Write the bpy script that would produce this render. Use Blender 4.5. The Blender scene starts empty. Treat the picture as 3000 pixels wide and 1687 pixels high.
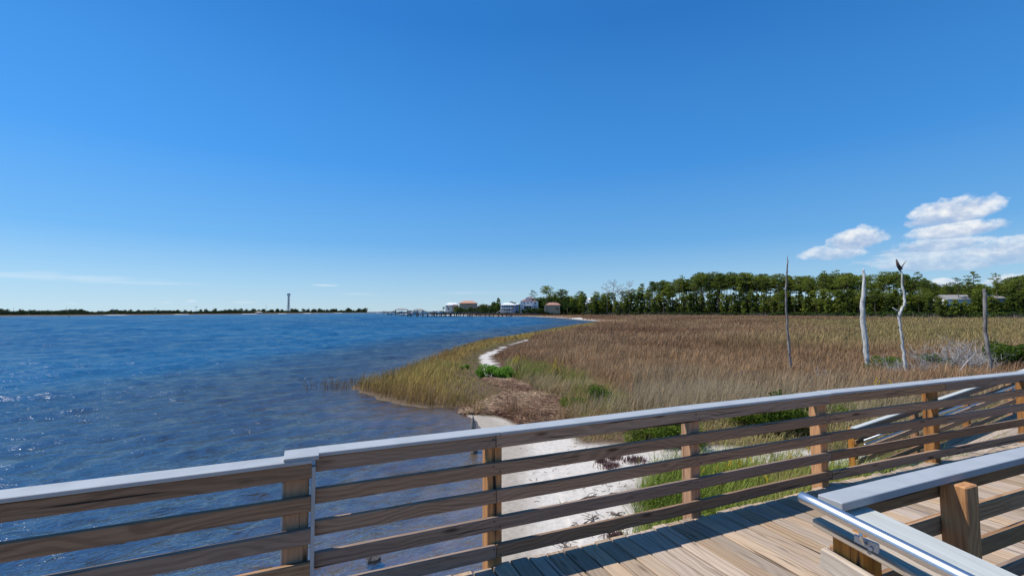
import bpy, bmesh, math, random
import numpy as np
from mathutils import Vector, Matrix, Euler, noise as mnoise
random.seed(7); rng = np.random.default_rng(7)
R = math.radians
SC = bpy.context.scene
COL = SC.collection

# ------------------------------------------------------------------ camera, sky, sun, exposure
F = 1340.0                                   # focal length in pixels of the 3000 px wide photograph
CAM_Z, DECK = 3.7, 1.9
cd = bpy.data.cameras.new('camera'); cam = bpy.data.objects.new('camera', cd); COL.objects.link(cam)
cd.sensor_width = 36; cd.lens = 36 * F / 3000; cd.clip_start = 0.05; cd.clip_end = 12000
CM = Matrix.Translation((0, 0, CAM_Z)) @ Matrix.Rotation(R(90 + 2.86), 4, 'X') @ Matrix.Rotation(R(-0.26), 4, 'Z')
cam.matrix_world = CM
SC.camera = cam
SUN_DIR = Vector((-.605, .035, 1.0)).normalized()
SUN_EL = math.asin(SUN_DIR.z); SUN_AZ = math.atan2(SUN_DIR.x, SUN_DIR.y)
sd_ = bpy.data.lights.new('sun', 'SUN'); sd_.energy = 4.7; sd_.angle = R(.53); sd_.color = (1, .955, .89)
so = bpy.data.objects.new('sun', sd_); COL.objects.link(so)
so.rotation_euler = SUN_DIR.to_track_quat('Z', 'Y').to_euler(); so.location = (-20, 5, 30)
SC.view_settings.view_transform = 'Standard'; SC.view_settings.look = 'None'
SC.view_settings.exposure = .05; SC.view_settings.gamma = 1; SC.view_settings.use_curve_mapping = False
SC.render.engine = 'CYCLES'
SC.cycles.max_bounces = 6; SC.cycles.sample_clamp_direct = 2.5; SC.cycles.sample_clamp_indirect = 4; SC.cycles.transparent_max_bounces = 12; SC.cycles.caustics_reflective = False; SC.cycles.caustics_refractive = False

def pxdir(x, y):
    v = CM.to_3x3() @ Vector(((x - 1500) / F, (843.5 - y) / F, -1)); return v
def at(x, y, z=0.0):                          # where the sight line through a photograph pixel meets height z
    v = pxdir(x, y); t = (z - CAM_Z) / v.z
    return Vector((v.x * t, v.y * t, z))
def atd(x, y, D):                             # the point on that sight line D metres ahead
    v = pxdir(x, y); t = D / v.y
    return Vector((v.x * t, D, CAM_Z + v.z * t))
def hor(x): return 911 - (x - 1500) * .0045

class NT:
    def __init__(s, tree): s.t = tree; s.t.nodes.clear()
    def n(s, kind, **kw):
        nd = s.t.nodes.new(kind)
        for k, v in kw.items():
            if k.startswith('i_'): nd.inputs[k[2:].replace('_', ' ')].default_value = v
            else: setattr(nd, k, v)
        return nd
    def l(s, a, b): s.t.links.new(a, b)
    def m(s, op, a, b=None, c=None, clamp=False):
        nd = s.t.nodes.new('ShaderNodeMath'); nd.operation = op; nd.use_clamp = clamp
        for i, v in enumerate((a, b, c)):
            if v is None: continue
            if isinstance(v, (int, float)): nd.inputs[i].default_value = v
            else: s.l(v, nd.inputs[i])
        return nd.outputs[0]
    def mix(s, fac, a, b, blend='MIX'):
        nd = s.t.nodes.new('ShaderNodeMix'); nd.data_type = 'RGBA'; nd.blend_type = blend
        for i, v in ((0, fac), (6, a), (7, b)):
            if isinstance(v, (int, float)): nd.inputs[i].default_value = v
            elif isinstance(v, tuple): nd.inputs[i].default_value = v if len(v) == 4 else (*v, 1)
            else: s.l(v, nd.inputs[i])
        return nd.outputs[2]
    def ramp(s, fac, stops, interp='LINEAR'):
        nd = s.t.nodes.new('ShaderNodeValToRGB'); cr = nd.color_ramp; cr.interpolation = interp
        while len(cr.elements) < len(stops): cr.elements.new(.5)
        for e, (p, c) in zip(cr.elements, stops):
            e.position = p; e.color = (c, c, c, 1) if isinstance(c, (int, float)) else (*c, 1)
        s.l(fac, nd.inputs[0]); return nd.outputs[0]
    def noise(s, vec, scale, detail=4, rough=.55, dist=0):
        nd = s.t.nodes.new('ShaderNodeTexNoise'); nd.inputs['Scale'].default_value = scale
        nd.inputs['Detail'].default_value = detail; nd.inputs['Roughness'].default_value = rough; nd.inputs['Distortion'].default_value = dist
        if vec is not None: s.l(vec, nd.inputs['Vector'])
        return nd.outputs[0]
    def mapping(s, vec, scale=(1, 1, 1), rot=(0, 0, 0), loc=(0, 0, 0)):
        nd = s.t.nodes.new('ShaderNodeMapping'); nd.inputs['Scale'].default_value = scale
        nd.inputs['Rotation'].default_value = rot; nd.inputs['Location'].default_value = loc
        s.l(vec, nd.inputs['Vector']); return nd.outputs[0]

# --- the sky: Nishita daylight plus cumulus and thin streaks given by direction
W = bpy.data.worlds.new('World'); SC.world = W; W.use_nodes = True
w = NT(W.node_tree)
sky = w.n('ShaderNodeTexSky'); sky.sky_type = 'NISHITA'; sky.sun_disc = False
sky.sun_elevation = SUN_EL; sky.sun_rotation = SUN_AZ; sky.altitude = 0; sky.air_density = 1.0; sky.dust_density = .25; sky.ozone_density = 2.2
hs = w.n('ShaderNodeHueSaturation'); hs.inputs['Saturation'].default_value = 1.22; hs.inputs['Hue'].default_value = .5
w.l(sky.outputs[0], hs.inputs['Color'])
tc = w.n('ShaderNodeTexCoord'); gv = tc.outputs['Generated']
nrm = w.n('ShaderNodeVectorMath', operation='NORMALIZE'); w.l(gv, nrm.inputs[0])
sx = w.n('ShaderNodeSeparateXYZ'); w.l(nrm.outputs[0], sx.inputs[0])
az = w.m('ARCTAN2', sx.outputs[0], sx.outputs[1]); el = w.m('ARCSINE', sx.outputs[2])
cmb = w.n('ShaderNodeCombineXYZ'); w.l(az, cmb.inputs[0]); w.l(el, cmb.inputs[1])
def pxae(x, y):
    v = pxdir(x, y).normalized(); return math.atan2(v.x, v.y), math.asin(v.z)
nz1 = w.noise(w.mapping(cmb.outputs[0], (1, 1.5, 1)), 30, 8, .6, .1)
nz2 = w.noise(w.mapping(cmb.outputs[0], (1, 4.5, 1), loc=(3, 1, 0)), 13, 6, .6, .2)
nzu = w.noise(w.mapping(cmb.outputs[0], (1, 1.5, 1), loc=(.008, -.02, 0)), 30, 8, .6, .1)   # the same billows seen a little towards the sun
def ell(cx, cy, rx, ry, tilt=0):
    a0, e0 = pxae(cx, cy); a1, _ = pxae(cx + rx, cy); _, e1 = pxae(cx, cy - ry)
    da = w.m('SUBTRACT', az, a0)
    u = w.m('DIVIDE', da, abs(a1 - a0))
    de = w.m('SUBTRACT', w.m('SUBTRACT', el, e0), w.m('MULTIPLY', da, tilt))
    v = w.m('DIVIDE', de, abs(e1 - e0))
    vb = w.m('MULTIPLY', v, w.m('ADD', 1.0, w.m('MULTIPLY', w.m('LESS_THAN', v, 0.0), .55)))   # flat base
    r2 = w.m('ADD', w.m('MULTIPLY', u, u), w.m('MULTIPLY', vb, vb))
    return w.m('SUBTRACT', 1.0, r2), v
dens = None; lit = None
for args, k, nz, opq in (((2790, 628, 166, 52, .07), 2.3, nz1, 1), ((2800, 678, 162, 36, .06), 2.3, nz1, .97), ((2505, 706, 96, 42, .08), 2.2, nz1, .97),
                    ((2435, 745, 98, 28, .0), 2.6, nz1, .7), ((2745, 722, 175, 30, .03), 2.2, nz1, .8), ((2800, 762, 360, 50, .04), 3.6, nz2, .62), ((2935, 735, 130, 40, .0), 3.0, nz1, .8),
                    ((2765, 832, 50, 20, 0), 2.6, nz1, .8), ((3000, 825, 130, 28, 0), 2.8, nz1, .8)):
    q, v = ell(*args)
    d = w.m('ADD', w.m('MULTIPLY', w.m('MAXIMUM', q, -1.5), 1.5), w.m('MULTIPLY', w.m('SUBTRACT', nz, .48), k * 1.5))
    d = w.m('MULTIPLY', w.ramp(w.m('MULTIPLY', d, .5, clamp=True), [(0, 0), (.2, .5), (.45, .88), (.9, .98)]), opq)
    up = w.m('MULTIPLY_ADD', v, .5, .55, clamp=True)
    if dens is None: dens, lit = d, up
    else:
        keep = w.m('GREATER_THAN', d, dens)
        lit = w.m('ADD', w.m('MULTIPLY', up, keep), w.m('MULTIPLY', lit, w.m('SUBTRACT', 1.0, keep)))
        dens = w.m('MAXIMUM', dens, d)
rel = w.m('MULTIPLY', w.m('SUBTRACT', nz1, nzu), 2.0)
shade = w.m('ADD', w.m('MULTIPLY', lit, .95), w.m('ADD', rel, .02), clamp=True)
ccol = w.ramp(shade, [(0, (.40, .53, .76)), (.45, (.58, .67, .83)), (.8, (.82, .87, .94)), (1, (.96, .97, .98))])
thin = None
for args, o in (((150, 812, 330, 13, .0), .30), ((380, 828, 260, 8, .0), .22), ((950, 836, 52, 5, 0), .5), ((130, 800, 90, 7, 0), .2), ((1050, 862, 60, 4, 0), .2), ((1400, 858, 160, 7, 0), .14),
                ((560, 882, 20, 5, 0), .45), ((720, 886, 40, 4, 0), .4), ((490, 886, 18, 4, 0), .3), ((210, 890, 26, 5, 0), .25)):
    q, v = ell(*args)
    d = w.m('MULTIPLY', w.m('ADD', q, w.m('MULTIPLY', w.m('SUBTRACT', nz2, .5), 3.0), clamp=True), o)
    thin = d if thin is None else w.m('MAXIMUM', thin, d)
# colour of the clear air: Nishita blended with the deep polarised blue of this day, by elevation
elr = w.m('DIVIDE', w.m('MAXIMUM', el, 0.0), 1.5708)
def rampc(fac, stops):
    nd = w.t.nodes.new('ShaderNodeValToRGB'); cr = nd.color_ramp
    while len(cr.elements) < len(stops): cr.elements.new(.5)
    for e, (p_, c_) in zip(cr.elements, stops): e.position = p_; e.color = (*c_, 1)
    w.l(fac, nd.inputs[0]); return nd.outputs[0]
clear = rampc(elr, [(0, (.55, .79, .95)), (.035, (.38, .68, .97)), (.09, (.165, .49, .95)), (.19, (.064, .345, .90)), (.36, (.025, .205, .64)), (.75, (.014, .13, .42)), (1, (.012, .115, .38))])
dsun = w.n('ShaderNodeVectorMath', operation='DOT_PRODUCT'); w.l(nrm.outputs[0], dsun.inputs[0]); dsun.inputs[1].default_value = tuple(SUN_DIR)
gain = w.m('ADD', .82, w.m('MULTIPLY', w.m('POWER', w.m('MAXIMUM', dsun.outputs['Value'], 0.0), 1.6), .42))
cl2 = w.n('ShaderNodeVectorMath', operation='SCALE'); w.l(clear, cl2.inputs[0]); w.l(gain, cl2.inputs['Scale'])
nsk = w.n('ShaderNodeVectorMath', operation='SCALE'); w.l(hs.outputs[0], nsk.inputs[0]); nsk.inputs['Scale'].default_value = .105
air = w.mix(.86, nsk.outputs[0], cl2.outputs[0])
air10 = w.n('ShaderNodeVectorMath', operation='SCALE'); w.l(air, air10.inputs[0]); air10.inputs['Scale'].default_value = 10.0
bg1 = w.n('ShaderNodeBackground'); w.l(air10.outputs[0], bg1.inputs[0]); bg1.inputs[1].default_value = .1
bg2 = w.n('ShaderNodeBackground'); w.l(ccol, bg2.inputs[0]); bg2.inputs[1].default_value = .92
bg3 = w.n('ShaderNodeBackground'); bg3.inputs[0].default_value = (.78, .88, .97, 1); bg3.inputs[1].default_value = .95
m1 = w.n('ShaderNodeMixShader'); w.l(thin, m1.inputs[0]); w.l(bg1.outputs[0], m1.inputs[1]); w.l(bg3.outputs[0], m1.inputs[2])
m2 = w.n('ShaderNodeMixShader'); w.l(dens, m2.inputs[0]); w.l(m1.outputs[0], m2.inputs[1]); w.l(bg2.outputs[0], m2.inputs[2])
wo = w.n('ShaderNodeOutputWorld'); w.l(m2.outputs[0], wo.inputs[0])

# ------------------------------------------------------------------ materials
def newmat(name):
    m = bpy.data.materials.new(name); m.use_nodes = True; return m, NT(m.node_tree)
def principled(t, color=None, rough=.7, bump=None, bstr=.3, bdist=.01, spec=.3, metal=0):
    p = t.n('ShaderNodeBsdfPrincipled'); p.inputs['Roughness'].default_value = rough if isinstance(rough, (int, float)) else .5
    if not isinstance(rough, (int, float)): t.l(rough, p.inputs['Roughness'])
    p.inputs['Specular IOR Level'].default_value = spec; p.inputs['Metallic'].default_value = metal
    if isinstance(color, tuple): p.inputs['Base Color'].default_value = (*color, 1)
    elif color is not None: t.l(color, p.inputs['Base Color'])
    if bump is not None:
        b = t.n('ShaderNodeBump'); b.inputs['Strength'].default_value = bstr; b.inputs['Distance'].default_value = bdist
        t.l(bump, b.inputs['Height']); t.l(b.outputs[0], p.inputs['Normal'])
    o = t.n('ShaderNodeOutputMaterial'); t.l(p.outputs[0], o.inputs[0]); return p
def objvec(t, k=37.0):
    tc = t.n('ShaderNodeTexCoord'); oi = t.n('ShaderNodeObjectInfo')
    off = t.m('MULTIPLY', oi.outputs['Random'], k)
    c = t.n('ShaderNodeCombineXYZ'); t.l(off, c.inputs[0]); t.l(off, c.inputs[1]); t.l(off, c.inputs[2])
    a = t.n('ShaderNodeVectorMath', operation='ADD'); t.l(tc.outputs['Object'], a.inputs[0]); t.l(c.outputs[0], a.inputs[1])
    return a.outputs[0], oi.outputs['Random']
def wood(name, light, dark, grayc, gray=.4, ring=1.0, knots=.8, stk=.65, fs=.55):
    m, t = newmat(name); v, rnd = objvec(t)
    slow = t.noise(t.mapping(v, (.7, 3, 3)), 1.6, 3, .5)
    # growth rings: distance field bent by slow noise -> cathedral figure
    warp = t.n('ShaderNodeVectorMath', operation='ADD'); t.l(t.mapping(v, (.35, 9, 9)), warp.inputs[0])
    sc = t.n('ShaderNodeVectorMath', operation='SCALE'); nn = t.n('ShaderNodeTexNoise'); nn.inputs['Scale'].default_value = 1.1; nn.inputs['Detail'].default_value = 2
    t.l(t.mapping(v, (1.2, 3.2, 3.2)), nn.inputs['Vector']); t.l(nn.outputs['Color'], sc.inputs[0]); sc.inputs['Scale'].default_value = 2.1
    t.l(sc.outputs[0], warp.inputs[1])
    wv = t.n('ShaderNodeTexWave', wave_type='RINGS', rings_direction='X'); wv.inputs['Scale'].default_value = 1.15 * ring; wv.inputs['Distortion'].default_value = 1.2
    wv.inputs['Detail'].default_value = 3; wv.inputs['Detail Scale'].default_value = 1.2; t.l(warp.outputs[0], wv.inputs['Vector'])
    rings = t.m('MULTIPLY', t.ramp(wv.outputs[1], [(0, 0), (.45, .15), (.8, .9), (1, 1)]), t.ramp(t.noise(t.mapping(v, (.8, 5, 5), loc=(3, 3, 3)), 1.3, 3, .5), [(.3, .25), (.65, 1)]))
    fib = t.noise(t.mapping(v, (2.5, 90, 90)), 1, 4, .65)
    col = t.mix(rings, (*light, 1), (*dark, 1))
    col = t.mix(t.ramp(fib, [(.35, .0), (.7, fs)]), col, (*[c * .55 for c in dark], 1))
    gf = t.m('MULTIPLY', t.ramp(slow, [(.3, .35), (.65, 1)]), gray)
    col = t.mix(gf, col, (*grayc, 1))
    vo = t.n('ShaderNodeTexVoronoi'); vo.inputs['Scale'].default_value = 1; t.l(t.mapping(v, (2.1, 9, 9)), vo.inputs['Vector'])
    kn = t.m('MULTIPLY', t.ramp(vo.outputs['Distance'], [(.06, 1), (.17, 0)]), knots)
    col = t.mix(kn, col, (*[c * .3 for c in dark], 1))
    st = t.noise(t.mapping(v, (1.2, 14, 14), loc=(5, 5, 5)), 1.7, 5, .7)
    col = t.mix(t.ramp(st, [(.58, 0), (.74, stk)]), col, (*[c * .32 for c in dark], 1))
    vr = t.m('MULTIPLY_ADD', rnd, .5, .75); hv = t.n('ShaderNodeHueSaturation'); t.l(col, hv.inputs['Color']); t.l(vr, hv.inputs['Value'])
    t.l(t.m('MULTIPLY_ADD', t.m('FRACT', t.m('MULTIPLY', rnd, 17.3)), .4, .8), hv.inputs['Saturation'])
    crack = t.ramp(t.noise(t.mapping(v, (.9, 42, 42), loc=(9, 2, 4)), 1, 2, .5), [(.30, 0), (.36, 1)])
    col2 = t.mix(crack, (.03, .022, .018, 1), hv.outputs[0])
    h = t.m('ADD', t.m('MULTIPLY', fib, .35), t.m('ADD', t.m('MULTIPLY', rings, .25), crack))
    principled(t, col2, .78, h, .55, .004, .25); return m
M = {}
M['rail_wood'] = wood('rail_wood', (.43, .255, .14), (.25, .135, .07), (.33, .245, .18), .35, 1.2, .9)
M['deck_wood'] = wood('deck_wood', (.47, .345, .235), (.26, .17, .105), (.43, .345, .26), .6, .8, .6, .22, .3)
M['post_wood'] = wood('post_wood', (.62, .30, .11), (.40, .17, .06), (.42, .27, .16), .2, .8, .5)
M['pale_wood'] = wood('pale_wood', (.56, .44, .31), (.36, .25, .16), (.50, .44, .36), .5, 1.2, .5)
M['old_wood'] = wood('old_wood', (.22, .17, .13), (.11, .08, .06), (.24, .22, .2), .7, 1, .5)
m, t = newmat('gray_cap'); v, rnd = objvec(t)
fb = t.noise(t.mapping(v, (3, 60, 60)), 1, 4, .6); bl = t.noise(v, 3.5, 5, .6)
c = t.mix(t.m('MULTIPLY', fb, .5), (.40, .415, .415, 1), (.32, .335, .34, 1)); c = t.mix(t.ramp(bl, [(.45, 0), (.72, .55)]), c, (.25, .26, .265, 1))
sp = t.ramp(t.noise(v, 34, 2, .5), [(.22, 1), (.27, 0)]); c = t.mix(sp, c, (.12, .11, .10, 1))
principled(t, c, .55, fb, .15, .003, .4); M['cap'] = m
m, t = newmat('gray_wood_cap'); v, rnd = objvec(t)
fb = t.noise(t.mapping(v, (2, 55, 55)), 1, 5, .65); c = t.mix(t.ramp(fb, [(.3, 0), (.7, 1)]), (.40, .405, .36, 1), (.55, .56, .51, 1))
principled(t, c, .6, fb, .5, .004, .3); M['cap_wood'] = m
m, t = newmat('steel'); v, rnd = objvec(t); principled(t, (.66, .66, .66), .36, t.noise(t.mapping(v, (2, 60, 60)), 3, 3), .03, .001, .5, 1); M['steel'] = m
m, t = newmat('galvanised'); v, rnd = objvec(t); principled(t, t.mix(t.noise(v, 30, 3), (.42, .43, .44, 1), (.58, .59, .6, 1)), .5, None, spec=.5, metal=.6); M['galv'] = m
def plain(name, col, rough=.7, var=.2, scale=3.0, metal=0, bump=.1):
    m, t = newmat(name); v, rnd = objvec(t); n = t.noise(v, scale, 5, .6)
    c = t.mix(n, (*[x * (1 - var) for x in col], 1), (*[min(1, x * (1 + var)) for x in col], 1))
    principled(t, c, rough, n, bump, .02, .3, metal); return m
def bark(name, a, b, sc=6):
    m, t = newmat(name); v, rnd = objvec(t)
    n = t.noise(t.mapping(v, (1.0, 1.0, .25)), sc, 6, .7); n2 = t.noise(v, sc * .35, 3)
    c = t.mix(t.ramp(n, [(.35, 0), (.62, 1)]), (*a, 1), (*b, 1)); c = t.mix(t.ramp(n2, [(.55, 0), (.75, .7)]), c, (*a, 1))
    principled(t, c, .9, n, .8, .02, .1); return m
M['bark'] = bark('pine_bark', (.10, .075, .06), (.22, .165, .13), 3)
M['snag_white'] = bark('snag_white', (.34, .32, .28), (.72, .70, .65), 9)
M['snag_gray'] = bark('snag_gray', (.10, .085, .075), (.33, .30, .27), 9)
M['snag_dark'] = bark('snag_dark', (.05, .038, .035), (.13, .10, .09), 9)
M['twig'] = bark('dead_twig', (.25, .23, .21), (.48, .46, .43), 12)
M['drift'] = bark('driftwood', (.06, .045, .04), (.20, .16, .13), 14)
def foliage(name, a, b, tr=.28, scale=.35, rough=.7):
    m, t = newmat(name); g = t.n('ShaderNodeNewGeometry'); oi = t.n('ShaderNodeObjectInfo')
    n = t.noise(g.outputs['Position'], scale, 3, .6)
    f = t.m('ADD', t.m('MULTIPLY', n, 1.5), t.m('MULTIPLY_ADD', oi.outputs['Random'], .7, -.62), clamp=True)
    c = t.mix(f, (*a, 1), (*b, 1))
    at_ = t.n('ShaderNodeAttribute', attribute_name='tint'); c = t.mix(1.0, c, at_.outputs['Color'], 'MULTIPLY')
    d = t.n('ShaderNodeBsdfPrincipled'); t.l(c, d.inputs['Base Color']); d.inputs['Roughness'].default_value = rough; d.inputs['Specular IOR Level'].default_value = .15
    tl = t.n('ShaderNodeBsdfTranslucent'); t.l(c, tl.inputs[0])
    mx = t.n('ShaderNodeMixShader'); mx.inputs[0].default_value = tr; t.l(d.outputs[0], mx.inputs[1]); t.l(tl.outputs[0], mx.inputs[2])
    o = t.n('ShaderNodeOutputMaterial'); t.l(mx.outputs[0], o.inputs[0]); return m
M['pine'] = foliage('pine_needles', (.06, .095, .016), (.25, .29, .04), .42, .10)
M['oak'] = foliage('oak_leaves', (.030, .060, .012), (.10, .15, .025), .3, .15)
M['farleaf'] = foliage('far_leaves', (.030, .055, .022), (.055, .085, .030), .2, .05)
M['shrub'] = foliage('shrub_leaves', (.05, .095, .010), (.19, .25, .03), .4, 1.2)
M['greenshrub'] = foliage('bright_shrub_leaves', (.09, .22, .02), (.22, .38, .05), .45, 1.5)
M['rust'] = foliage('rust_leaves', (.20, .11, .03), (.30, .18, .05), .3, .3)
M['palm'] = foliage('palm_leaves', (.035, .06, .02), (.08, .11, .035), .2, .5)
M['grass'] = foliage('grass_blades', (.8, .8, .8), (1, 1, 1), .35, 2.0, .6)   # the blade's own colour comes from the tint attribute
M['brush'] = foliage('gray_brush', (.16, .13, .115), (.24, .21, .185), .1, .2)
M['flower'] = plain('goldenrod', (.62, .42, .03), .7, .3, 20)
M['weed'] = foliage('dried_weed', (.8, .8, .8), (1, 1, 1), .05, 3)
M['white'] = plain('white_paint', (.78, .78, .76), .5, .04); M['peach'] = plain('peach_stucco', (.62, .36, .25), .8, .08)
M['beige'] = plain('beige_stucco', (.50, .40, .27), .8, .08); M['tan'] = plain('tan_stucco', (.47, .37, .24), .8, .08)
M['terracotta'] = plain('terracotta_tiles', (.50, .27, .18), .8, .2, 8); M['redroof'] = plain('red_tiles', (.24, .10, .07), .8, .25, 8)
M['brownroof'] = plain('brown_tiles', (.42, .22, .16), .8, .2, 8); M['grayroof'] = plain('gray_shingles', (.27, .26, .245), .9, .15, 9)
M['metalroof'] = plain('white_metal_roof', (.80, .81, .82), .35, .04); M['bluegray'] = plain('blue_gray_siding', (.34, .38, .45), .7, .06)
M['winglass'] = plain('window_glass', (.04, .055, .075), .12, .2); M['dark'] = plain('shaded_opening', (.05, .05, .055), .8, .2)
M['dock'] = plain('dock_timber', (.12, .10, .085), .85, .3, 6); M['hull'] = plain('boat_hull', (.75, .76, .77), .3, .05); M['canvas'] = plain('boat_canvas', (.07, .08, .14), .7, .1)
M['green'] = plain('green_plastic', (.10, .30, .22), .5, .1); M['tower'] = plain('tower_steel', (.30, .33, .42), .7, .1); M['concrete'] = plain('concrete', (.42, .40, .37), .9, .1)

# ------------------------------------------------------------------ helpers
def tag(o, label=None, cat=None, group=None, kind=None):
    if label: o['label'] = label
    if cat: o['category'] = cat
    if group: o['group'] = group
    if kind: o['kind'] = kind
    return o
def thing(name, label, cat, loc=(0, 0, 0), rz=0, group=None):
    o = bpy.data.objects.new(name, None); COL.objects.link(o); o.location = loc; o.rotation_euler = (0, 0, rz); o.empty_display_size = .2
    return tag(o, label, cat, group)
def link(name, me, mat=None, parent=None, loc=(0, 0, 0), rot=(0, 0, 0)):
    o = bpy.data.objects.new(name, me); COL.objects.link(o)
    if mat is not None and not me.materials: me.materials.append(mat)
    o.parent = parent; o.location = loc; o.rotation_euler = rot; return o
def mesh_np(name, V, Fq, tint=None, smooth=False):
    V = np.asarray(V, dtype=np.float32); Fq = np.asarray(Fq, dtype=np.int32); k = Fq.shape[1]
    me = bpy.data.meshes.new(name); me.vertices.add(len(V)); me.vertices.foreach_set('co', V.ravel())
    me.loops.add(Fq.size); me.loops.foreach_set('vertex_index', Fq.ravel())
    me.polygons.add(len(Fq)); me.polygons.foreach_set('loop_start', np.arange(0, Fq.size, k, dtype=np.int32))
    me.update(calc_edges=True)
    if smooth: me.polygons.foreach_set('use_smooth', np.ones(len(Fq), dtype=bool))
    a = me.color_attributes.new('tint', 'FLOAT_COLOR', 'POINT')
    if tint is None: c = np.ones((len(V), 4), np.float32)
    else: c = np.ones((len(V), 4), np.float32); c[:, :3] = tint
    a.data.foreach_set('color', c.ravel()); return me
class MB:
    """collects shapes into one mesh"""
    def __init__(s): s.bm = bmesh.new()
    def box(s, c, d, rz=0, bevel=0, M4=None):
        r = bmesh.ops.create_cube(s.bm, size=1)
        mt = Matrix.Translation(c) @ Matrix.Rotation(rz, 4, 'Z') @ Matrix.Diagonal((*d, 1))
        if M4 is not None: mt = M4 @ mt
        bmesh.ops.transform(s.bm, matrix=mt, verts=r['verts'])
        if bevel:
            es = list({e for vv in r['verts'] for e in vv.link_edges})
            bmesh.ops.bevel(s.bm, geom=es, offset=bevel, segments=1, affect='EDGES', profile=.6)
        return s
    def tube(s, pts, rad, n=8, cap=True, jit=0):
        pts = [Vector(p) for p in pts]; rings = []
        if isinstance(rad, (int, float)): rad = [rad] * len(pts)
        ov = pts[-1] - pts[0]; ov = ov if ov.length > 1e-6 else Vector((0, 0, 1)); q0 = ov.to_track_quat('Z', 'Y')
        for i, p in enumerate(pts):
            a = pts[max(i - 1, 0)]; b = pts[min(i + 1, len(pts) - 1)]; dr = (b - a)
            if dr.length < 1e-6: dr = ov
            q = ov.rotation_difference(dr) @ q0
            rings.append([s.bm.verts.new(p + q @ Vector((math.cos(2 * math.pi * k / n), math.sin(2 * math.pi * k / n), 0)) * rad[i] * (1 + random.uniform(-jit, jit))) for k in range(n)])
        for i in range(len(rings) - 1):
            for k in range(n): s.bm.faces.new((rings[i][k], rings[i][(k + 1) % n], rings[i + 1][(k + 1) % n], rings[i + 1][k]))
        if cap: s.bm.faces.new(rings[0][::-1]); s.bm.faces.new(rings[-1])
        return s
    def hip(s, x0, x1, y0, y1, z0, z1, ridge=.45, over=.5):
        x0 -= over; x1 += over; y0 -= over; y1 += over; cx, cy = (x0 + x1) / 2, (y0 + y1) / 2
        lx, ly = x1 - x0, y1 - y0
        if lx >= ly: ra, rb = (cx - lx * ridge / 2, cy), (cx + lx * ridge / 2, cy)
        else: ra, rb = (cx, cy - ly * ridge / 2), (cx, cy + ly * ridge / 2)
        vs = [s.bm.verts.new(p) for p in ((x0, y0, z0), (x1, y0, z0), (x1, y1, z0), (x0, y1, z0), (*ra, z1), (*rb, z1))]
        if lx >= ly: fs = ((0, 1, 5, 4), (1, 2, 5), (2, 3, 4, 5), (3, 0, 4))
        else: fs = ((0, 1, 4), (1, 2, 5, 4), (2, 3, 5), (3, 0, 4, 5))
        for f in fs: s.bm.faces.new([vs[i] for i in f])
        s.bm.faces.new([vs[i] for i in (3, 2, 1, 0)]); return s
    def gable(s, x0, x1, y0, y1, z0, z1, over=.4):
        x0 -= over; x1 += over; y0 -= over; y1 += over; cy = (y0 + y1) / 2
        vs = [s.bm.verts.new(p) for p in ((x0, y0, z0), (x1, y0, z0), (x1, y1, z0), (x0, y1, z0), (x0, cy, z1), (x1, cy, z1))]
        for f in ((0, 1, 5, 4), (1, 2, 5), (2, 3, 4, 5), (3, 0, 4), (3, 2, 1, 0)): s.bm.faces.new([vs[i] for i in f])
        return s
    def mesh(s, name, smooth=False):
        me = bpy.data.meshes.new(name); s.bm.to_mesh(me); s.bm.free()
        if smooth: me.polygons.foreach_set('use_smooth', [True] * len(me.polygons))
        return me
    def build(s, name, mat, parent=None, loc=(0, 0, 0), rot=(0, 0, 0), smooth=False):
        return link(name, s.mesh(name, smooth), mat, parent, loc, rot)
def copy_tree(o, parent=None):
    c = o.copy(); COL.objects.link(c); c.parent = parent
    for ch in list(o.children): copy_tree(ch, c)
    return c

# ------------------------------------------------------------------ terrain
def npx(pts, z=0.0): return np.array([at(x, y, z)[:2] for x, y in pts])
land_near = [(1492, 1600), (1488, 1450), (1474, 1330), (1440, 1249), (1392, 1212), (1350, 1192), (1300, 1192), (1272, 1190), (1217, 1183), (1167, 1174), (1116, 1158), (1078, 1146), (1052, 1138),
             (1062, 1130), (1085, 1128), (1128, 1119), (1194, 1093), (1252, 1068), (1310, 1040), (1369, 1019), (1427, 1001), (1505, 991), (1563, 980), (1621, 967), (1691, 956), (1738, 948),
             (1752, 943), (1737, 940), (1699, 937), (1640, 931.5), (1582, 928), (1500, 927), (1400, 926.5), (1300, 925), (1230, 922.5), (1180, 920.5), (1130, 918.5)]
P1 = npx(land_near)
LAND = np.vstack([[[14, -400], [2.5, -60], [1.3, -12], [.8, 0], [.5, 4.5]], P1, [[-150, 1500], [60, 2600], [5000, 2600], [5000, -400]]])
far_l = [(-900, 931), (-300, 929), (0, 927), (50, 926.5), (200, 925.5), (400, 923.5), (600, 921.6), (762, 920.2)]
P2 = npx(far_l); PA = at(800, 919.6, 0); 
LAND2 = np.vstack([P2, [[P2[-1][0] + 40, P2[-1][1] + 160]], npx([(900, 917.6), (960, 917.2), (1082, 916.8)]), [[-250, 1900], [-400, 2900], [-6000, 2900], [-6000, 500]]])
def inside(P, poly):
    x, y = P[:, 0], P[:, 1]; c = np.zeros(len(P), bool); n = len(poly)
    for i in range(n):
        (x0, y0), (x1, y1) = poly[i], poly[(i + 1) % n]
        if y0 == y1: continue
        k = ((y0 > y) != (y1 > y)) & (x < (x1 - x0) * (y - y0) / (y1 - y0) + x0); c ^= k
    return c
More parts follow.
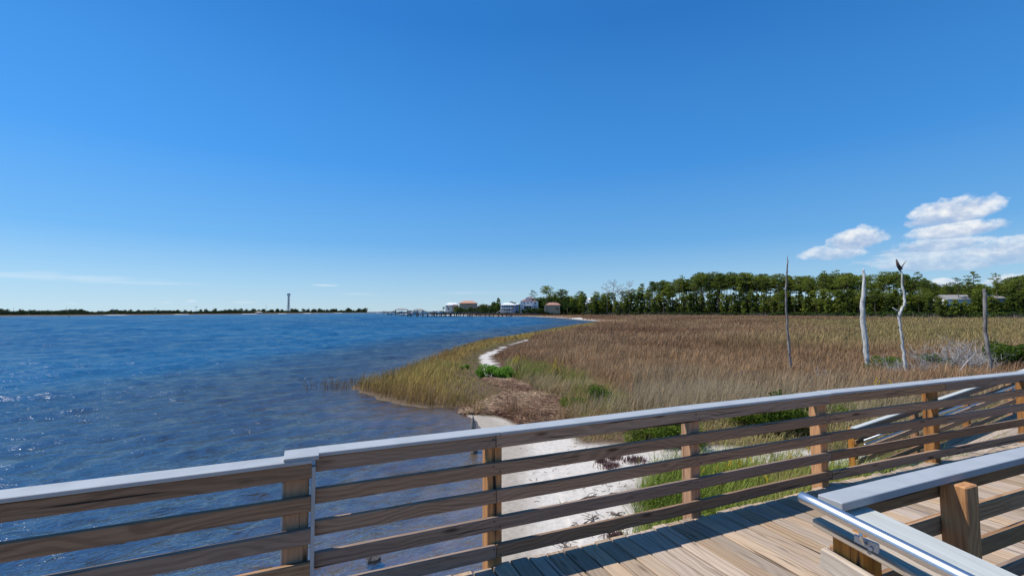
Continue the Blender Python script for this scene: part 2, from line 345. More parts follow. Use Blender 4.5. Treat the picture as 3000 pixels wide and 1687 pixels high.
def segdist(P, poly, closed=True):
    d = np.full(len(P), 1e9); n = len(poly)
    for i in range(n if closed else n - 1):
        a = poly[i]; b = poly[(i + 1) % n]; ab = b - a; L = ab @ ab + 1e-9
        t = np.clip(((P - a) @ ab) / L, 0, 1); q = P - a - t[:, None] * ab; d = np.minimum(d, np.hypot(q[:, 0], q[:, 1]))
    return d
def sdist(P, poly): d = segdist(P, poly); return np.where(inside(P, poly), d, -d)
def sm(a, b, x): t = np.clip((x - a) / (b - a), 0, 1); return t * t * (3 - 2 * t)
EDGE = [(1200, 420), (1400, 345), (1700, 332), (1850, 310), (2150, 262), (2400, 215), (2700, 176), (3000, 156), (3400, 140), (5000, 120)]
EA = np.array([math.atan((x - 1500) / F) for x, d in EDGE]); ED = np.array([d for x, d in EDGE])
def edge_d(P): return np.interp(np.arctan2(P[:, 0], np.maximum(P[:, 1], .01)), EA, ED)   # depth (Y) of the wood's edge
def vnoise(x, y, s, seed=0):
    """cheap smooth value noise"""
    x = x / s + seed * 17.3; y = y / s + seed * 9.1; xi = np.floor(x).astype(np.int64); yi = np.floor(y).astype(np.int64); fx = x - xi; fy = y - yi
    h = lambda a, b: ((np.sin(a * 127.1 + b * 311.7 + seed * 74.7) * 43758.5453) % 1.0)
    fx = fx * fx * (3 - 2 * fx); fy = fy * fy * (3 - 2 * fy)
    return (h(xi, yi) * (1 - fx) + h(xi + 1, yi) * fx) * (1 - fy) + (h(xi, yi + 1) * (1 - fx) + h(xi + 1, yi + 1) * fx) * fy
def ground(P):
    P = np.asarray(P, float); s1 = sdist(P, LAND); s2 = sdist(P, LAND2); s = np.maximum(s1, s2)
    z = np.where(s > 0, .03 + .30 * sm(0, 3.0, s), .03 - .10 * np.minimum(-s, 1.2) - .25 * sm(.8, 6, -s) - 1.8 * sm(5, 40, -s))
    rise = sm(-6, 14, P[:, 1] - edge_d(P)) * (P[:, 0] > -60)
    z = z + np.where(s1 > 0, 1.25 * rise * sm(0, 20, s1), 0) + np.where(s2 > 0, .8 * sm(0, 25, s2), 0)
    z += np.where(s > 1, (vnoise(P[:, 0], P[:, 1], 3.1, 1) - .5) * .10, (vnoise(P[:, 0], P[:, 1], 2.3, 4) - .5) * .03)
    return z
def gz(x, y): return float(ground(np.array([[x, y]]))[0])
GZ = .33
poly = lambda pts, z=GZ: npx(pts, z)
c7 = lambda pts: [(1400 + x / 4.293, 1000 + y / 4.293) for x, y in pts]
Z_WRACK = poly(c7([(130, 500), (330, 480), (560, 540), (750, 640), (930, 690), (1080, 720), (1110, 800), (1180, 900), (1000, 990), (700, 1010), (560, 890), (380, 820), (200, 800), (-150, 790), (-120, 740), (250, 690), (420, 640), (340, 590), (200, 540)]))
Z_SPIT = poly([(900, 1135), (1060, 1160), (1272, 1192), (1349, 1196), (1395, 1190), (1470, 1158), (1462, 1140), (1432, 1120), (1412, 1100), (1404, 1078), (1412, 1060), (1400, 1045), (1425, 1030), (1468, 1015), (1540, 994), (1620, 978), (1745, 955), (1700, 930), (1300, 960)])
PATH = npx([(1500, 1142), (1470, 1130), (1446, 1117), (1436, 1100), (1439, 1073), (1427, 1057), (1419, 1044), (1439, 1034), (1477, 1016), (1543, 995)], GZ)
Z_BEACH = poly([(1340, 1180), (1400, 1192), (1470, 1205), (1530, 1220), (1562, 1236), (1640, 1245), (1720, 1285), (1850, 1300), (2000, 1315), (2100, 1305), (2250, 1310), (2420, 1318), (2560, 1335), (2560, 1372), (2400, 1368), (2150, 1352), (2050, 1360), (1950, 1375), (1890, 1400), (1868, 1450), (1875, 1530), (1870, 1600), (1850, 1800), (1800, 2600), (1300, 2600), (1300, 1180)])
Z_GREEN = poly(c7([(20, 400), (60, 310), (300, 290), (800, 380), (1150, 470), (1400, 620), (1700, 780), (1800, 1000), (1300, 1100), (1150, 900), (1080, 720), (930, 690), (750, 640), (560, 540), (330, 480), (120, 470)]))
FARMED = None
angs = np.concatenate([np.linspace(-178, -62, 40), np.linspace(-60, 60, 560), np.linspace(62, 178, 40)]); rads = np.concatenate([np.linspace(.8, 30, 150), np.geomspace(30.6, 420, 150), np.geomspace(430, 5200, 46)])
A, Rr = np.meshgrid(np.radians(angs), rads); GX = (Rr * np.sin(A)).ravel(); GY = (Rr * np.cos(A)).ravel(); GP = np.stack([GX, GY], 1)
nz_, na_ = A.shape
idx = np.arange(nz_ * na_).reshape(nz_, na_)
quads = np.stack([idx[:-1, :-1], idx[:-1, 1:], idx[1:, 1:], idx[1:, :-1]], -1).reshape(-1, 4)[:, ::-1]
GH = ground(GP)
s1 = sdist(GP, LAND); s2 = sdist(GP, LAND2); sAll = np.maximum(s1, s2)
def ground_color(P, s1, s2):
    n1 = vnoise(P[:, 0], P[:, 1], 1.3, 2); n2 = vnoise(P[:, 0], P[:, 1], .4, 3); n3 = vnoise(P[:, 0], P[:, 1], 9, 5)
    sand = np.array([.585, .53, .46]); wet = np.array([.40, .345, .28]); soil = np.array([.115, .075, .045]); bottom = np.array([.36, .28, .18])
    c = np.tile(soil, (len(P), 1))
    c = c * (.8 + .5 * n3[:, None])
    isb = sm(-.25, .15, sdist(P, Z_BEACH) + (n1 - .5) * 1.0)
    pth = 1 - sm(.18, .52, segdist(P, PATH, False) + (n2 - .5) * .5 + (n1 - .5) * .35 + .28 * sm(35, 46, P[:, 1]))
    farb = sm(0, 1, s1) * (1 - sm(11, 15, s1)) * (P[:, 1] > 120) * (np.abs(P[:, 0]) < 400)
    farb = np.where((P[:, 0] > at(1760, 940, 0)[0] + 3), 0, farb)
    farl = (s2 > 0) * (1 - sm(10, 13, s2)) * (vnoise(P[:, 0], P[:, 1], 60, 8) > .30)
    f = np.clip(np.maximum.reduce([isb, pth, farb, farl.astype(float)]), 0, 1)
    wr = sm(-.1, .25, sdist(P, Z_WRACK) + (n2 - .5) * .5)
    wrc = np.array([.13, .08, .05]) * (.7 + .6 * n2[:, None])
    c = c * (1 - f[:, None]) + sand * f[:, None]
    c = c * (1 - wr[:, None]) + wrc * wr[:, None]
    s = np.maximum(s1, s2)
    wt = (1 - sm(.25, .95, s + (n1 - .5) * .5))
    mud = np.array([.13, .09, .055]); c = c * (1 - wt[:, None]) + (wet * f[:, None] + mud * (1 - f[:, None])) * wt[:, None]
    wb = sm(0, .8, -s)
    bc = bottom * (.45 + 1.0 * vnoise(P[:, 0], P[:, 1], .33, 11) * (.4 + vnoise(P[:, 0], P[:, 1], 1.4, 12)))[:, None]
    sandb = (1 - sm(0, 2.2, -s))[:, None] * sm(-2.5, 0, sdist(P, Z_BEACH))[:, None]
    bc = bc * (.45 + .55 * sm(-6, 0, sdist(P, Z_BEACH)))[:, None]; bc = bc * (1 - sandb * .7) + wet * sandb * .7
    c = c * (1 - wb[:, None]) + bc * wb[:, None]
    return np.clip(c, .01, 1)
gc = ground_color(GP, s1, s2)
me = mesh_np('ground', np.stack([GX, GY, GH], 1), quads, gc, True)
m, t = newmat('ground_surface'); at_ = t.n('ShaderNodeAttribute', attribute_name='tint'); g = t.n('ShaderNodeNewGeometry')
n = t.noise(g.outputs['Position'], 9, 6, .65); n2 = t.noise(g.outputs['Position'], 70, 3, .6)
c = t.mix(1.0, at_.outputs['Color'], t.ramp(n, [(.3, .80), (.7, 1.08)]), 'MULTIPLY'); c = t.mix(1.0, c, t.ramp(n2, [(.3, .82), (.6, 1.05)]), 'MULTIPLY')
deb = t.ramp(t.noise(g.outputs['Position'], 26, 3, .7, 1.5), [(.66, 0), (.72, .6)]); c = t.mix(deb, c, (.16, .12, .09, 1))
principled(t, c, .92, t.m('ADD', n, t.m('MULTIPLY', n2, .25)), .5, .06, .15); M['ground'] = m
o = link('ground', me, m); tag(o, kind='structure')

# --- the bay: one sheet with real waves near the camera, finer ripples in the surface
keep = (GX < 1e9)
wa = np.concatenate([np.linspace(-178, -66, 24), np.linspace(-64, 12, 600), np.linspace(13, 178, 40)]); wr_ = np.concatenate([np.geomspace(2.2, 1500, 860), np.geomspace(1560, 5200, 10)])
A2, R2 = np.meshgrid(np.radians(wa), wr_); WX = (R2 * np.sin(A2)).ravel(); WY = (R2 * np.cos(A2)).ravel()
WZ = np.zeros_like(WX); rr = R2.ravel(); spc = .0077 * rr
wx = WX + .8 * (vnoise(WX, WY, 1.5, 21) - .5) + .3 * (vnoise(WX, WY, .5, 22) - .5); wy = WY + .8 * (vnoise(WX, WY, 1.5, 23) - .5) + .3 * (vnoise(WX, WY, .5, 24) - .5)
wr2 = np.random.default_rng(3)
for lam in (.17, .24, .33, .45, .62, .85, 1.2, 1.7, 2.4, 3.6, 5.2, 8, 12, 18, 27, 40):
    for j in range(2):
        th = R(-55) + wr2.normal(0, .42); k = 2 * math.pi / lam
        big = .5 * lam * (vnoise(WX, WY, lam * 2.6, int(lam * 37) + j) - .5)
        ph = k * (wx * math.cos(th) + wy * math.sin(th) + big) + wr2.uniform(0, 6)
        gate = .15 + 1.5 * vnoise(WX, WY, lam * 2.9, int(lam * 100) + 7 * j) ** 1.5
        fade = sm(3.0, 5.0, lam / spc)
        slope = np.where(lam < 1.3, .125 + .025 * sm(8, 30, rr), .13 * np.clip(.25 / lam + rr / (lam * 26), 0, 1)) * fade
        WZ += slope * lam / 6.28 * gate * (1 - 2 * np.abs(np.sin(ph / 2)) ** .9 + .25)
WP = np.stack([WX, WY], 1); ws = np.maximum(sdist(WP, LAND), sdist(WP, LAND2))
WZ *= (.15 + .85 * sm(0.1, 4, -ws)); WZ = np.clip(WZ, -.35, .35) - .004
depth = sm(0, 42, -ws) * .75 + .25 * sm(0, 5, -ws)
dist_f = sm(6, 30, rr)
nz_, na_ = A2.shape; idx = np.arange(nz_ * na_).reshape(nz_, na_)
wq = np.stack([idx[:-1, :-1], idx[:-1, 1:], idx[1:, 1:], idx[1:, :-1]], -1).reshape(-1, 4)[:, ::-1]
ok = (ws.reshape(nz_, na_)[:-1, :-1].ravel() < 1.5 + .012 * R2[:-1, :-1].ravel()); wq = wq[ok]
pat = vnoise(WX, WY, 30, 31) * .6 + vnoise(WX, WY * .5, 90, 32) * .4
me = mesh_np('bay_water', np.stack([WX, WY, WZ], 1), wq, np.stack([depth, pat, dist_f], 1), True)
m, t = newmat('bay_water'); at_ = t.n('ShaderNodeAttribute', attribute_name='tint'); sp_ = t.n('ShaderNodeSeparateColor'); t.l(at_.outputs['Color'], sp_.inputs[0])
g = t.n('ShaderNodeNewGeometry'); pos = g.outputs['Position']
rotp = t.mapping(pos, (1, 1, 1), (0, 0, R(52)))
n1 = t.m('SUBTRACT', 1.0, t.m('ABSOLUTE', t.m('MULTIPLY_ADD', t.noise(t.mapping(rotp, (1.0, .6, 1)), 4.5, 4, .55, .4), 2.0, -1.0))); n2 = t.noise(t.mapping(rotp, (1.0, .55, 1)), 1.3, 4, .55, .5); n3 = t.noise(t.mapping(rotp, (1, .4, 1)), .10, 5, .6)
b1 = t.n('ShaderNodeBump'); b1.inputs['Distance'].default_value = .04; b1.inputs['Strength'].default_value = 1.0; t.l(n1, b1.inputs['Height'])
b2 = t.n('ShaderNodeBump'); b2.inputs['Distance'].default_value = .22; t.l(n2, b2.inputs['Height']); t.l(b1.outputs[0], b2.inputs['Normal'])
t.l(t.m('MULTIPLY_ADD', sp_.outputs[2], .6, .25), b2.inputs['Strength'])
b3 = b2
fr = t.n('ShaderNodeFresnel'); fr.inputs[0].default_value = 1.33; t.l(b3.outputs[0], fr.inputs['Normal'])
gl = t.n('ShaderNodeBsdfGlossy'); gl.inputs['Roughness'].default_value = .10; t.l(t.m('MULTIPLY_ADD', sp_.outputs[2], .08, .06), gl.inputs['Roughness']); t.l(b3.outputs[0], gl.inputs['Normal'])
tr = t.n('ShaderNodeBsdfTransparent'); tr.inputs[0].default_value = (.68, .60, .48, 1)
df = t.n('ShaderNodeBsdfDiffuse'); t.l(t.mix(t.ramp(sp_.outputs[0], [(.27, 0), (.52, 1)]), (.052, .050, .031, 1), t.mix(t.ramp(sp_.outputs[1], [(.35, 0), (.65, 1)]), (.007, .055, .125, 1), (.010, .078, .16, 1)), 'MIX'), df.inputs[0]); t.l(b3.outputs[0], df.inputs['Normal'])
mx1 = t.n('ShaderNodeMixShader'); t.l(t.ramp(sp_.outputs[0], [(0, .05), (.22, .35), (.35, .75), (.6, 1)]), mx1.inputs[0]); t.l(tr.outputs[0], mx1.inputs[1]); t.l(df.outputs[0], mx1.inputs[2])
mx2 = t.n('ShaderNodeMixShader'); t.l(t.m('MINIMUM', t.m('MULTIPLY', fr.outputs[0], t.m('MULTIPLY_ADD', sp_.outputs[2], .36, .54), clamp=True), .42), mx2.inputs[0]); t.l(mx1.outputs[0], mx2.inputs[1]); t.l(gl.outputs[0], mx2.inputs[2])
oo = t.n('ShaderNodeOutputMaterial'); t.l(mx2.outputs[0], oo.inputs[0])
o = link('water', me, m); tag(o, kind='structure')

# ------------------------------------------------------------------ boardwalk
UA = R(23.2)                                    # direction the boardwalk runs in
cu, su = math.cos(UA), math.sin(UA)
def UD(u, d, z=0): return Vector((cu * u - su * d, su * u + cu * d, z))
def board(name, mat, parent, c, size, rot=(0, 0, 0), bevel=.004, twist=0):
    """a sawn board, long axis x, a little warped"""
    L, wd, th = size; nseg = max(1, min(8, int(L / .4))); bm = bmesh.new()
    r = bmesh.ops.create_cube(bm, size=1); bmesh.ops.scale(bm, vec=size, verts=r['verts'])
    if nseg > 1:
        es = [e for e in bm.edges if abs((e.verts[0].co - e.verts[1].co).x) > L * .9]
        bmesh.ops.subdivide_edges(bm, edges=es, cuts=nseg - 1, use_grid_fill=True)
        ph = random.uniform(0, 6); a = min(.004, .0012 * L)
        for v_ in bm.verts:
            v_.co.y += a * math.sin(v_.co.x * 1.7 + ph); v_.co.z += a * .5 * math.sin(v_.co.x * 2.3 + ph * 2)
    es = [e for e in bm.edges if len(e.link_faces) == 2 and e.calc_face_angle(0) > 1.0]
    if bevel: bmesh.ops.bevel(bm, geom=es, offset=bevel, segments=1, affect='EDGES')
    me = bpy.data.meshes.new(name); bm.to_mesh(me); bm.free()
    return link(name, me, mat, parent, c, rot)
RH = .945; CT = .024; BH = .089; SP = .19; BT = .038
def railing_run(par, L, posts, joints_b, joints_c, dz=0, post_side=1, cap_w=.15, x0=0, board_mat='rail_wood'):
    """local frame: x along the rail, y away from the walkway, boards' walkway face at y=0, deck at z=0"""
    cs = sorted([x0] + joints_c + [x0 + L])
    for a, b in zip(cs, cs[1:]):
        board('cap', M['cap'], par, ((a + b) / 2, .06 * post_side, RH - CT / 2 + dz), (b - a - .003, cap_w, CT), bevel=.003)
    for k in range(5):
        js = sorted([x0] + (joints_b if k % 2 == 0 else [j + 0 for j in joints_b[1:]]) + [x0 + L])
        for a, b in zip(js, js[1:]):
            zt = RH - CT - .003 - k * SP + dz
            board('rail_board', M[board_mat], par, ((a + b) / 2, BT / 2 * post_side + random.uniform(-.0015, .0015), zt - BH / 2), (b - a - .004, BT, BH))
    for x in posts:
        board('post', M['post_wood'], par, (x, post_side * (BT + .055 + .002), (RH - CT - .004 + dz - 2.6) / 2), (RH - CT - .004 + dz + 2.6, .11, .11), (0, R(90), 0), .005)
# main railing, middle part: from P1 to P4
u0, d0 = 0.0, 3.072
P4u = 4.85
rA = thing('railing', 'weathered brown board railing with gray cap, long middle stretch overlooking the beach', 'railing', UD(1.23, d0, DECK), UA)
def rel_(u): return u - 1.23
posts = [rel_(x - .055) for x in (1.25, 3.125, P4u)]
railing_run(rA, P4u - .01, posts, [rel_(1.19), rel_(4.82)][:1] + [], [rel_(1.22)], x0=rel_(.01))
scm = MB().tube([(0, 0, 0), (0, -.004, 0)], .0055, 6).mesh('screw')
def screws(par, xs, dz=0):
    for x in xs:
        for k in range(5):
            for dx, dzz in ((-.022, .022), (.02, -.02)):
                link('screw', scm, M['dark'], par, (x + dx + random.uniform(-.006, .006), .001, RH - CT - .003 - k * SP - BH / 2 + dzz + dz))
screws(rA, [rel_(x - .055) for x in (1.25, 3.125, P4u)])
rB = thing('railing', 'board railing with gray cap, right stretch running in front of the sloping ramp', 'railing', UD(P4u + .002, d0, DECK), UA - R(1.8))
railing_run(rB, 7.2, [1.94 - .055, 4.0, 6.1], [2.02], [4.1], x0=0.0)
pl = UD(-.004, 3.016, DECK)
rL = thing('railing', 'board railing with gray cap, left stretch over open water, set slightly lower', 'railing', pl, R(24.5))
railing_run(rL, 6.0, [-2.3, -4.2], [-2.3], [-2.3], dz=-.017, x0=-6.0)
board('post', M['rail_wood'], rL, (-.085, BT + .062, -.85), (3.45, .12, .14), (0, R(90), 0), .005)
board('trim', M['cap'], rL, (-.012 + .018, BT / 2 - .004, (RH - .05) / 2 - .25), (RH + .42, .046, .022), (0, R(90), 0), .002)
board('trim', M['cap'], rL, (-.085 - .073, BT + .062, (RH - .1) / 2 - .25), (RH + .3, .11, .012), (0, R(90), 0), .002)
board('cap', M['cap'], rL, (-.06, .085, RH - .0155 + .004), (.19, .19, .026), (0, 0, 0), .002)
# near railing on the right
NR = 1.29
rC = thing('railing', 'near board railing with wide blue-gray cap on the right, ending in a cut corner', 'railing', UD(2.195, 1.367, DECK), UA - R(.9))
board('cap', M['cap'], rC, (1.98, .015, RH - .019), (3.9 + .15, .110, .038), bevel=.003)
board('cap', M['cap'], rC, (6.1, .015, RH - .019), (4.1, .110, .038), bevel=.003)
for k in range(5):
    z = RH - .038 - .003 - k * SP - BH / 2
    board('rail_board', M['rail_wood'], rC, (1.98, .034, z), (3.95, BT, BH)); board('rail_board', M['rail_wood'], rC, (5.96, .034, z), (3.98, BT, BH))
for x in (.875, 2.9, 4.9, 6.9):
    o = board('post', M['post_wood'], rC, (x, -.045, (RH - .041 - 2.6) / 2), (RH - .041 + 2.6, .115, .112), (0, R(90), 0), .006)
# sloping ramp rail towards the camera
SL = -.12; rpz = math.atan(.12)
rD = thing('ramp_railing', 'sloping ramp railing with pale wooden cap beside the shiny steel handrail', 'railing', UD(2.16, 1.375, DECK), UA - R(90))
# local x runs down the ramp (towards the camera side), y points to +u
def rampz(x): return -.12 * x
Lr = 3.6; cs = math.cos(rpz)
def sloped(name, mat, y, z, size_w, size_t, x0=0., L=Lr, bev=.004):
    return board(name, mat, rD, (x0 + L / 2 * cs, y, z + rampz(x0 + L / 2)), (L, size_w, size_t), (0, rpz, 0), bev)
sloped('rail_board', M['pale_wood'], -.055, RH - .098, .089, .034, x0=-.03)
for k in range(1, 5):
    o = sloped('rail_board', M['pale_wood'], -.050, RH - .02 - k * SP - BH / 2, BT, BH, x0=-.02)
sloped('cap', M['cap_wood'], .123, RH - .066, .155, .034, x0=.0)
for x in (.078, 1.9, 3.4):
    board('post', M['post_wood'], rD, (x, .032, (RH - .085 + rampz(x) - 2.6) / 2), (RH - .085 + rampz(x) + 2.6, .115, .135), (0, R(90), 0), .006)
hr = thing('handrail', 'shiny stainless steel pipe handrail bracketed to the ramp railing', 'handrail', UD(2.035, 1.408, DECK), UA - R(90))
HP = [(-.035, 0, .954), (-.028, 0, .9535)] + [(-.02 + .0, 0, .953)] + [(x, 0, .953 + rampz(x)) for x in (.05, .5, 1, 1.5, 2, 3, 3.6)]
mb = MB(); mb.tube(HP, [.009, .019, .0245] + [.0255] * 7, 20); mb.build('pipe', M['steel'], hr, smooth=True)
for x in (.22, 1.5, 2.8):
    z = .953 + rampz(x)
    MB().box((x, .036, z - .085), (.09, .012, .055), bevel=.002, M4=None).build('bracket_plate', M['galv'], hr)
    MB().tube([(x, .034, z - .075), (x, .014, z - .07), (x, .003, z - .05), (x, 0, z - .02)], .007, 8).build('bracket_arm', M['steel'], hr, smooth=True)
    MB().tube([(x + .02, .022, z - .085), (x + .02, .032, z - .085)], .009, 6).build('bolt', M['galv'], hr)
# deck boards
wk = bpy.data.objects.new('boardwalk', None); COL.objects.link(wk); wk.location = UD(0, 3.128, DECK); wk.rotation_euler = (0, 0, UA); tag(wk, kind='structure')
PW, PITCH = .1318, .1432
pm = []
for k in range(6):
    bm = bmesh.new(); r = bmesh.ops.create_cube(bm, size=1); bmesh.ops.scale(bm, vec=(2.0, PW, .038), verts=r['verts'])
    bmesh.ops.subdivide_edges(bm, edges=[e for e in bm.edges if abs((e.verts[0].co - e.verts[1].co).x) > 1], cuts=5, use_grid_fill=True)
    for v_ in bm.verts: v_.co.z += .0016 * math.sin(v_.co.x * 3 + k) + random.uniform(-.0006, .0006); v_.co.y += .0012 * math.sin(v_.co.x * 2.2 + k * 2)
    bmesh.ops.bevel(bm, geom=[e for e in bm.edges if len(e.link_faces) == 2 and e.calc_face_angle(0) > 1], offset=.0045, segments=1, affect='EDGES')
    me = bpy.data.meshes.new('plank'); bm.to_mesh(me); bm.free(); me.materials.append(M['deck_wood']); pm.append(me)
u = -4.2; k = 0
while u < 12.5:
    dd = .0 if u < 4.9 else 0.03 - (u - 4.9) * .0315
    o = bpy.data.objects.new('plank', random.choice(pm)); COL.objects.link(o); o.parent = wk
    ex = random.uniform(-.020, .014); o.location = (u, -1.0 + ex + dd - .0, -.019 + random.uniform(-.0035, .0035)); o.rotation_euler = (random.uniform(-.006, .006), 0, R(90) + random.uniform(-.0022, .0022))
    u += PITCH + random.uniform(-.0012, .0015); k += 1
MB().box((4, -.08, -.14), (17, .045, .19)).build('joist', M['old_wood'], wk); MB().box((4, -.95, -.14), (17, .045, .19)).build('joist', M['old_wood'], wk); MB().box((4, -1.86, -.14), (17, .045, .19)).build('joist', M['old_wood'], wk)
for i in range(7):
    for dd in (-.25, -1.7): MB().tube([(-3.4 + i * 2.4, dd, -3.2), (-3.4 + i * 2.4, dd, -.24)], .13, 12).build('support_pile', M['old_wood'], wk)
rk = bpy.data.objects.new('approach_ramp', None); COL.objects.link(rk); rk.location = UD(.3, 1.0, DECK - .0); rk.rotation_euler = (rpz, 0, UA); tag(rk, kind='structure')
for i in range(26):
    o = bpy.data.objects.new('plank', random.choice(pm)); COL.objects.link(o); o.parent = rk; o.scale = (1.72, 1, 1); o.location = (0, -.07 - i * PITCH, -.021)
# ramp going down to the marsh beyond the main railing
ur = 9.58
rp = thing('lower_ramp', 'long wooden ramp with gray-capped rail descending to the marsh behind the main railing', 'ramp', UD(ur, 4.19, .46), UA)
sr = .104; ang = -math.atan(sr); Lz = 9.0; W2 = 1.4
for i in range(10):
    board('plank', M['deck_wood'], rp, (Lz / 2, .07 + i * .142, sr * Lz / 2), (Lz * 1.005, .136, .038), (0, ang, 0))
for yy in (W2 + .03,):
    board('cap', M['cap_wood'], rp, (Lz / 2, yy + .03, .94 + sr * Lz / 2), (Lz * 1.005, .10, .03), (0, ang, 0))
    for k in range(5): board('rail_board', M['rail_wood'], rp, (Lz / 2, yy, .90 - k * SP - BH / 2 + .02 + sr * Lz / 2), (Lz * 1.005, BT, BH), (0, ang, 0))
    for i in range(5):
        x = .06 + i * 2.1; board('post', M['post_wood'], rp, (x, yy + .08, (.92 + sr * x - 1.2) / 2), (.92 + sr * x + 1.2, .11, .11), (0, R(90), 0))
for zz in (.72, .64):
    MB().tube([(.1, W2 - .07, zz + sr * .1), (Lz, W2 - .07, zz + sr * Lz)], .021, 10).build('pipe', M['steel'], rp, smooth=True)
for k in range(2): board('rail_board', M['rail_wood'], rp, (Lz / 2, -.03, .02 + k * -.16 + sr * Lz / 2), (Lz * 1.005, BT, .14), (0, ang, 0))
for i in range(6): board('tread_plate', M['old_wood'], rp, (.5 + i * .75, .45, .035 + sr * (.5 + i * .75)), (.05, .8, .006), (0, ang, 0), 0)

# ------------------------------------------------------------------ grass and ground litter
def blades(P, h, wdt, lean, cols, bend=.35, segs=2, z=None, tipshade=1.15, wind=(1, .1)):
    """one mesh of grass blades standing at the points P"""
    n = len(P); a = rng.uniform(0, 2 * np.pi, n); dx, dy = np.cos(a), np.sin(a)
    la = np.abs(rng.normal(0, lean, n)); ld = rng.uniform(0, 2 * np.pi, n); lx = la * np.cos(ld) + wind[0] * lean * .6; ly = la * np.sin(ld) + wind[1] * lean * .6
    if z is None: z = ground(P)
    V = []; T = []
    hs_ = [0, .55, 1.0] if segs == 2 else [0, 1.0]
    for s in hs_:
        ox = lx * h * (s * .5 + s * s * .5 * (1 + bend)); oy = ly * h * (s * .5 + s * s * .5 * (1 + bend)); zz = z + h * s * np.sqrt(np.maximum(.08, 1 - np.minimum(.9, (lx ** 2 + ly ** 2)) * s)) - (.03 if s == 0 else 0)
        wd = wdt * (1 - .25 * s)
        if s < 1:
            V += [np.stack([P[:, 0] + ox - dx * wd, P[:, 1] + oy - dy * wd, zz], 1), np.stack([P[:, 0] + ox + dx * wd, P[:, 1] + oy + dy * wd, zz], 1)]; T += [cols, cols]
        else: V.append(np.stack([P[:, 0] + ox, P[:, 1] + oy, zz], 1)); T.append(np.clip(cols * tipshade, 0, 1))
    k = len(V); V = np.stack(V, 1).reshape(-1, 3); T = np.stack(T, 1).reshape(-1, 3); b = np.arange(n)[:, None] * k
    if segs == 2: Fq = np.concatenate([b + np.array([[0, 1, 3]]), b + np.array([[0, 3, 2]]), b + np.array([[2, 3, 4]])])
    else: Fq = b + np.array([[0, 1, 2]])
    return V, Fq, T
def join(parts):
    V = []; Fs = []; T = []; o = 0
    for v, f, t_ in parts: V.append(v); Fs.append(f + o); T.append(t_); o += len(v)
    return np.concatenate(V), np.concatenate(Fs), np.concatenate(T)
def scatter_sector(n, a0, a1, r0, r1, power=1.0):
    """random points, denser towards the camera when power<2"""
    a = np.radians(rng.uniform(a0, a1, n)); q = rng.uniform(0, 1, n)
    r = (r0 ** power + q * (r1 ** power - r0 ** power)) ** (1 / power)
    return np.stack([r * np.sin(a), r * np.cos(a)], 1), r
def colmix(n, cols, jitter=.18, P=None, scale=3.0, seed=1):
    cols = np.array(cols); k = rng.random(n)
    if P is not None: k = np.clip(.55 * k + .9 * (vnoise(P[:, 0], P[:, 1], scale, seed) - .22), 0, .999)
    i = k * (len(cols) - 1); lo = i.astype(int); f = (i - lo)[:, None]; c = cols[lo] * (1 - f) + cols[np.minimum(lo + 1, len(cols) - 1)] * f
    return np.clip(c * rng.uniform(1 - jitter, 1 + jitter, (n, 1)), 0, 1)
wpath = lambda P: segdist(P, PATH, False)
# marsh of brown needle rush
parts = []
BROWN = [(.17, .092, .052), (.26, .150, .086), (.35, .225, .128), (.44, .31, .175)]
GOLD = [(.24, .17, .065), (.35, .26, .095), (.47, .365, .155)]
def marsh_mask(P):
    az_ = np.arctan2(P[:, 0], P[:, 1])
    return (sdist(P, LAND) > .8) & (sdist(P, Z_SPIT) < 0) & (sdist(P, Z_BEACH) < -.1) & (sdist(P, Z_WRACK) < 0.05) & (wpath(P) > .72) & (P[:, 1] < edge_d(P) + 4)
for n_, r0, r1, w_, seg in ((150000, 9, 45, .0065, 2), (150000, 42, 110, .018, 2), (130000, 105, 340, .06, 1)):
    P, r = scatter_sector(n_, -12, 56, r0, r1, 1.15 if r0 < 100 else 1.0)
    k = marsh_mask(P) & ((r > 15.5) | (np.arctan2(P[:, 0], P[:, 1]) < .2)); P = P[k]; r = r[k]; n = len(P)
    hh = rng.uniform(.38, .82, n) * (1 + .5 * (vnoise(P[:, 0], P[:, 1], 5, 41) - .5)) * (.8 + .3 * sm(.25, .6, vnoise(P[:, 0], P[:, 1], 1.7, 49))) * (1 - .35 * (1 - sm(-.2, 3.0, -sdist(P, Z_GREEN)))) * (.3 + .7 * sm(.9, 2.6, wpath(P)))
    if r0 < 100: hh = hh * np.where(rng.random(n) < .03, 1.5, 1)
    near = 1 - sm(-.5, 3.5, sdist(P, Z_GREEN)) ; 
    c = colmix(n, BROWN, .5, P, 14, 42) * (.78 + .44 * vnoise(P[:, 0], P[:, 1], 1.1, 47) * (.6 + .8 * vnoise(P[:, 0], P[:, 1], 4.5, 48)))[:, None] * np.array([1.08, 1.0, .92])
    g2 = colmix(n, GOLD, .45)
    azp = np.arctan2(P[:, 0], P[:, 1]); f = (sm(25, 50, P[:, 1]) * sm(.30, .75, azp + .5 * (vnoise(P[:, 0], P[:, 1] * .35, 16, 43) - .5)))[:, None]
    c = c * (1 - f) + g2 * f
    # gray-tan band nearest the boardwalk, greener fringe
    ng = (1 - sm(17, 27, r + 5 * (vnoise(P[:, 0], P[:, 1], 3, 44) - .5)))[:, None] * (azp[:, None] > .25)
    c = c * (1 - .75 * ng) + colmix(n, [(.34, .28, .18), (.48, .40, .27), (.29, .27, .12)], .2) * .75 * ng
    fade = sm(r1 * .93, r1, r); 
    parts.append(blades(P, hh, np.maximum(w_, np.where(r < 40, .00044, .00050) * r) * rng.uniform(.6, 1.4, n), .30, c, segs=seg, bend=.6))
V, Fq, T = join(parts)
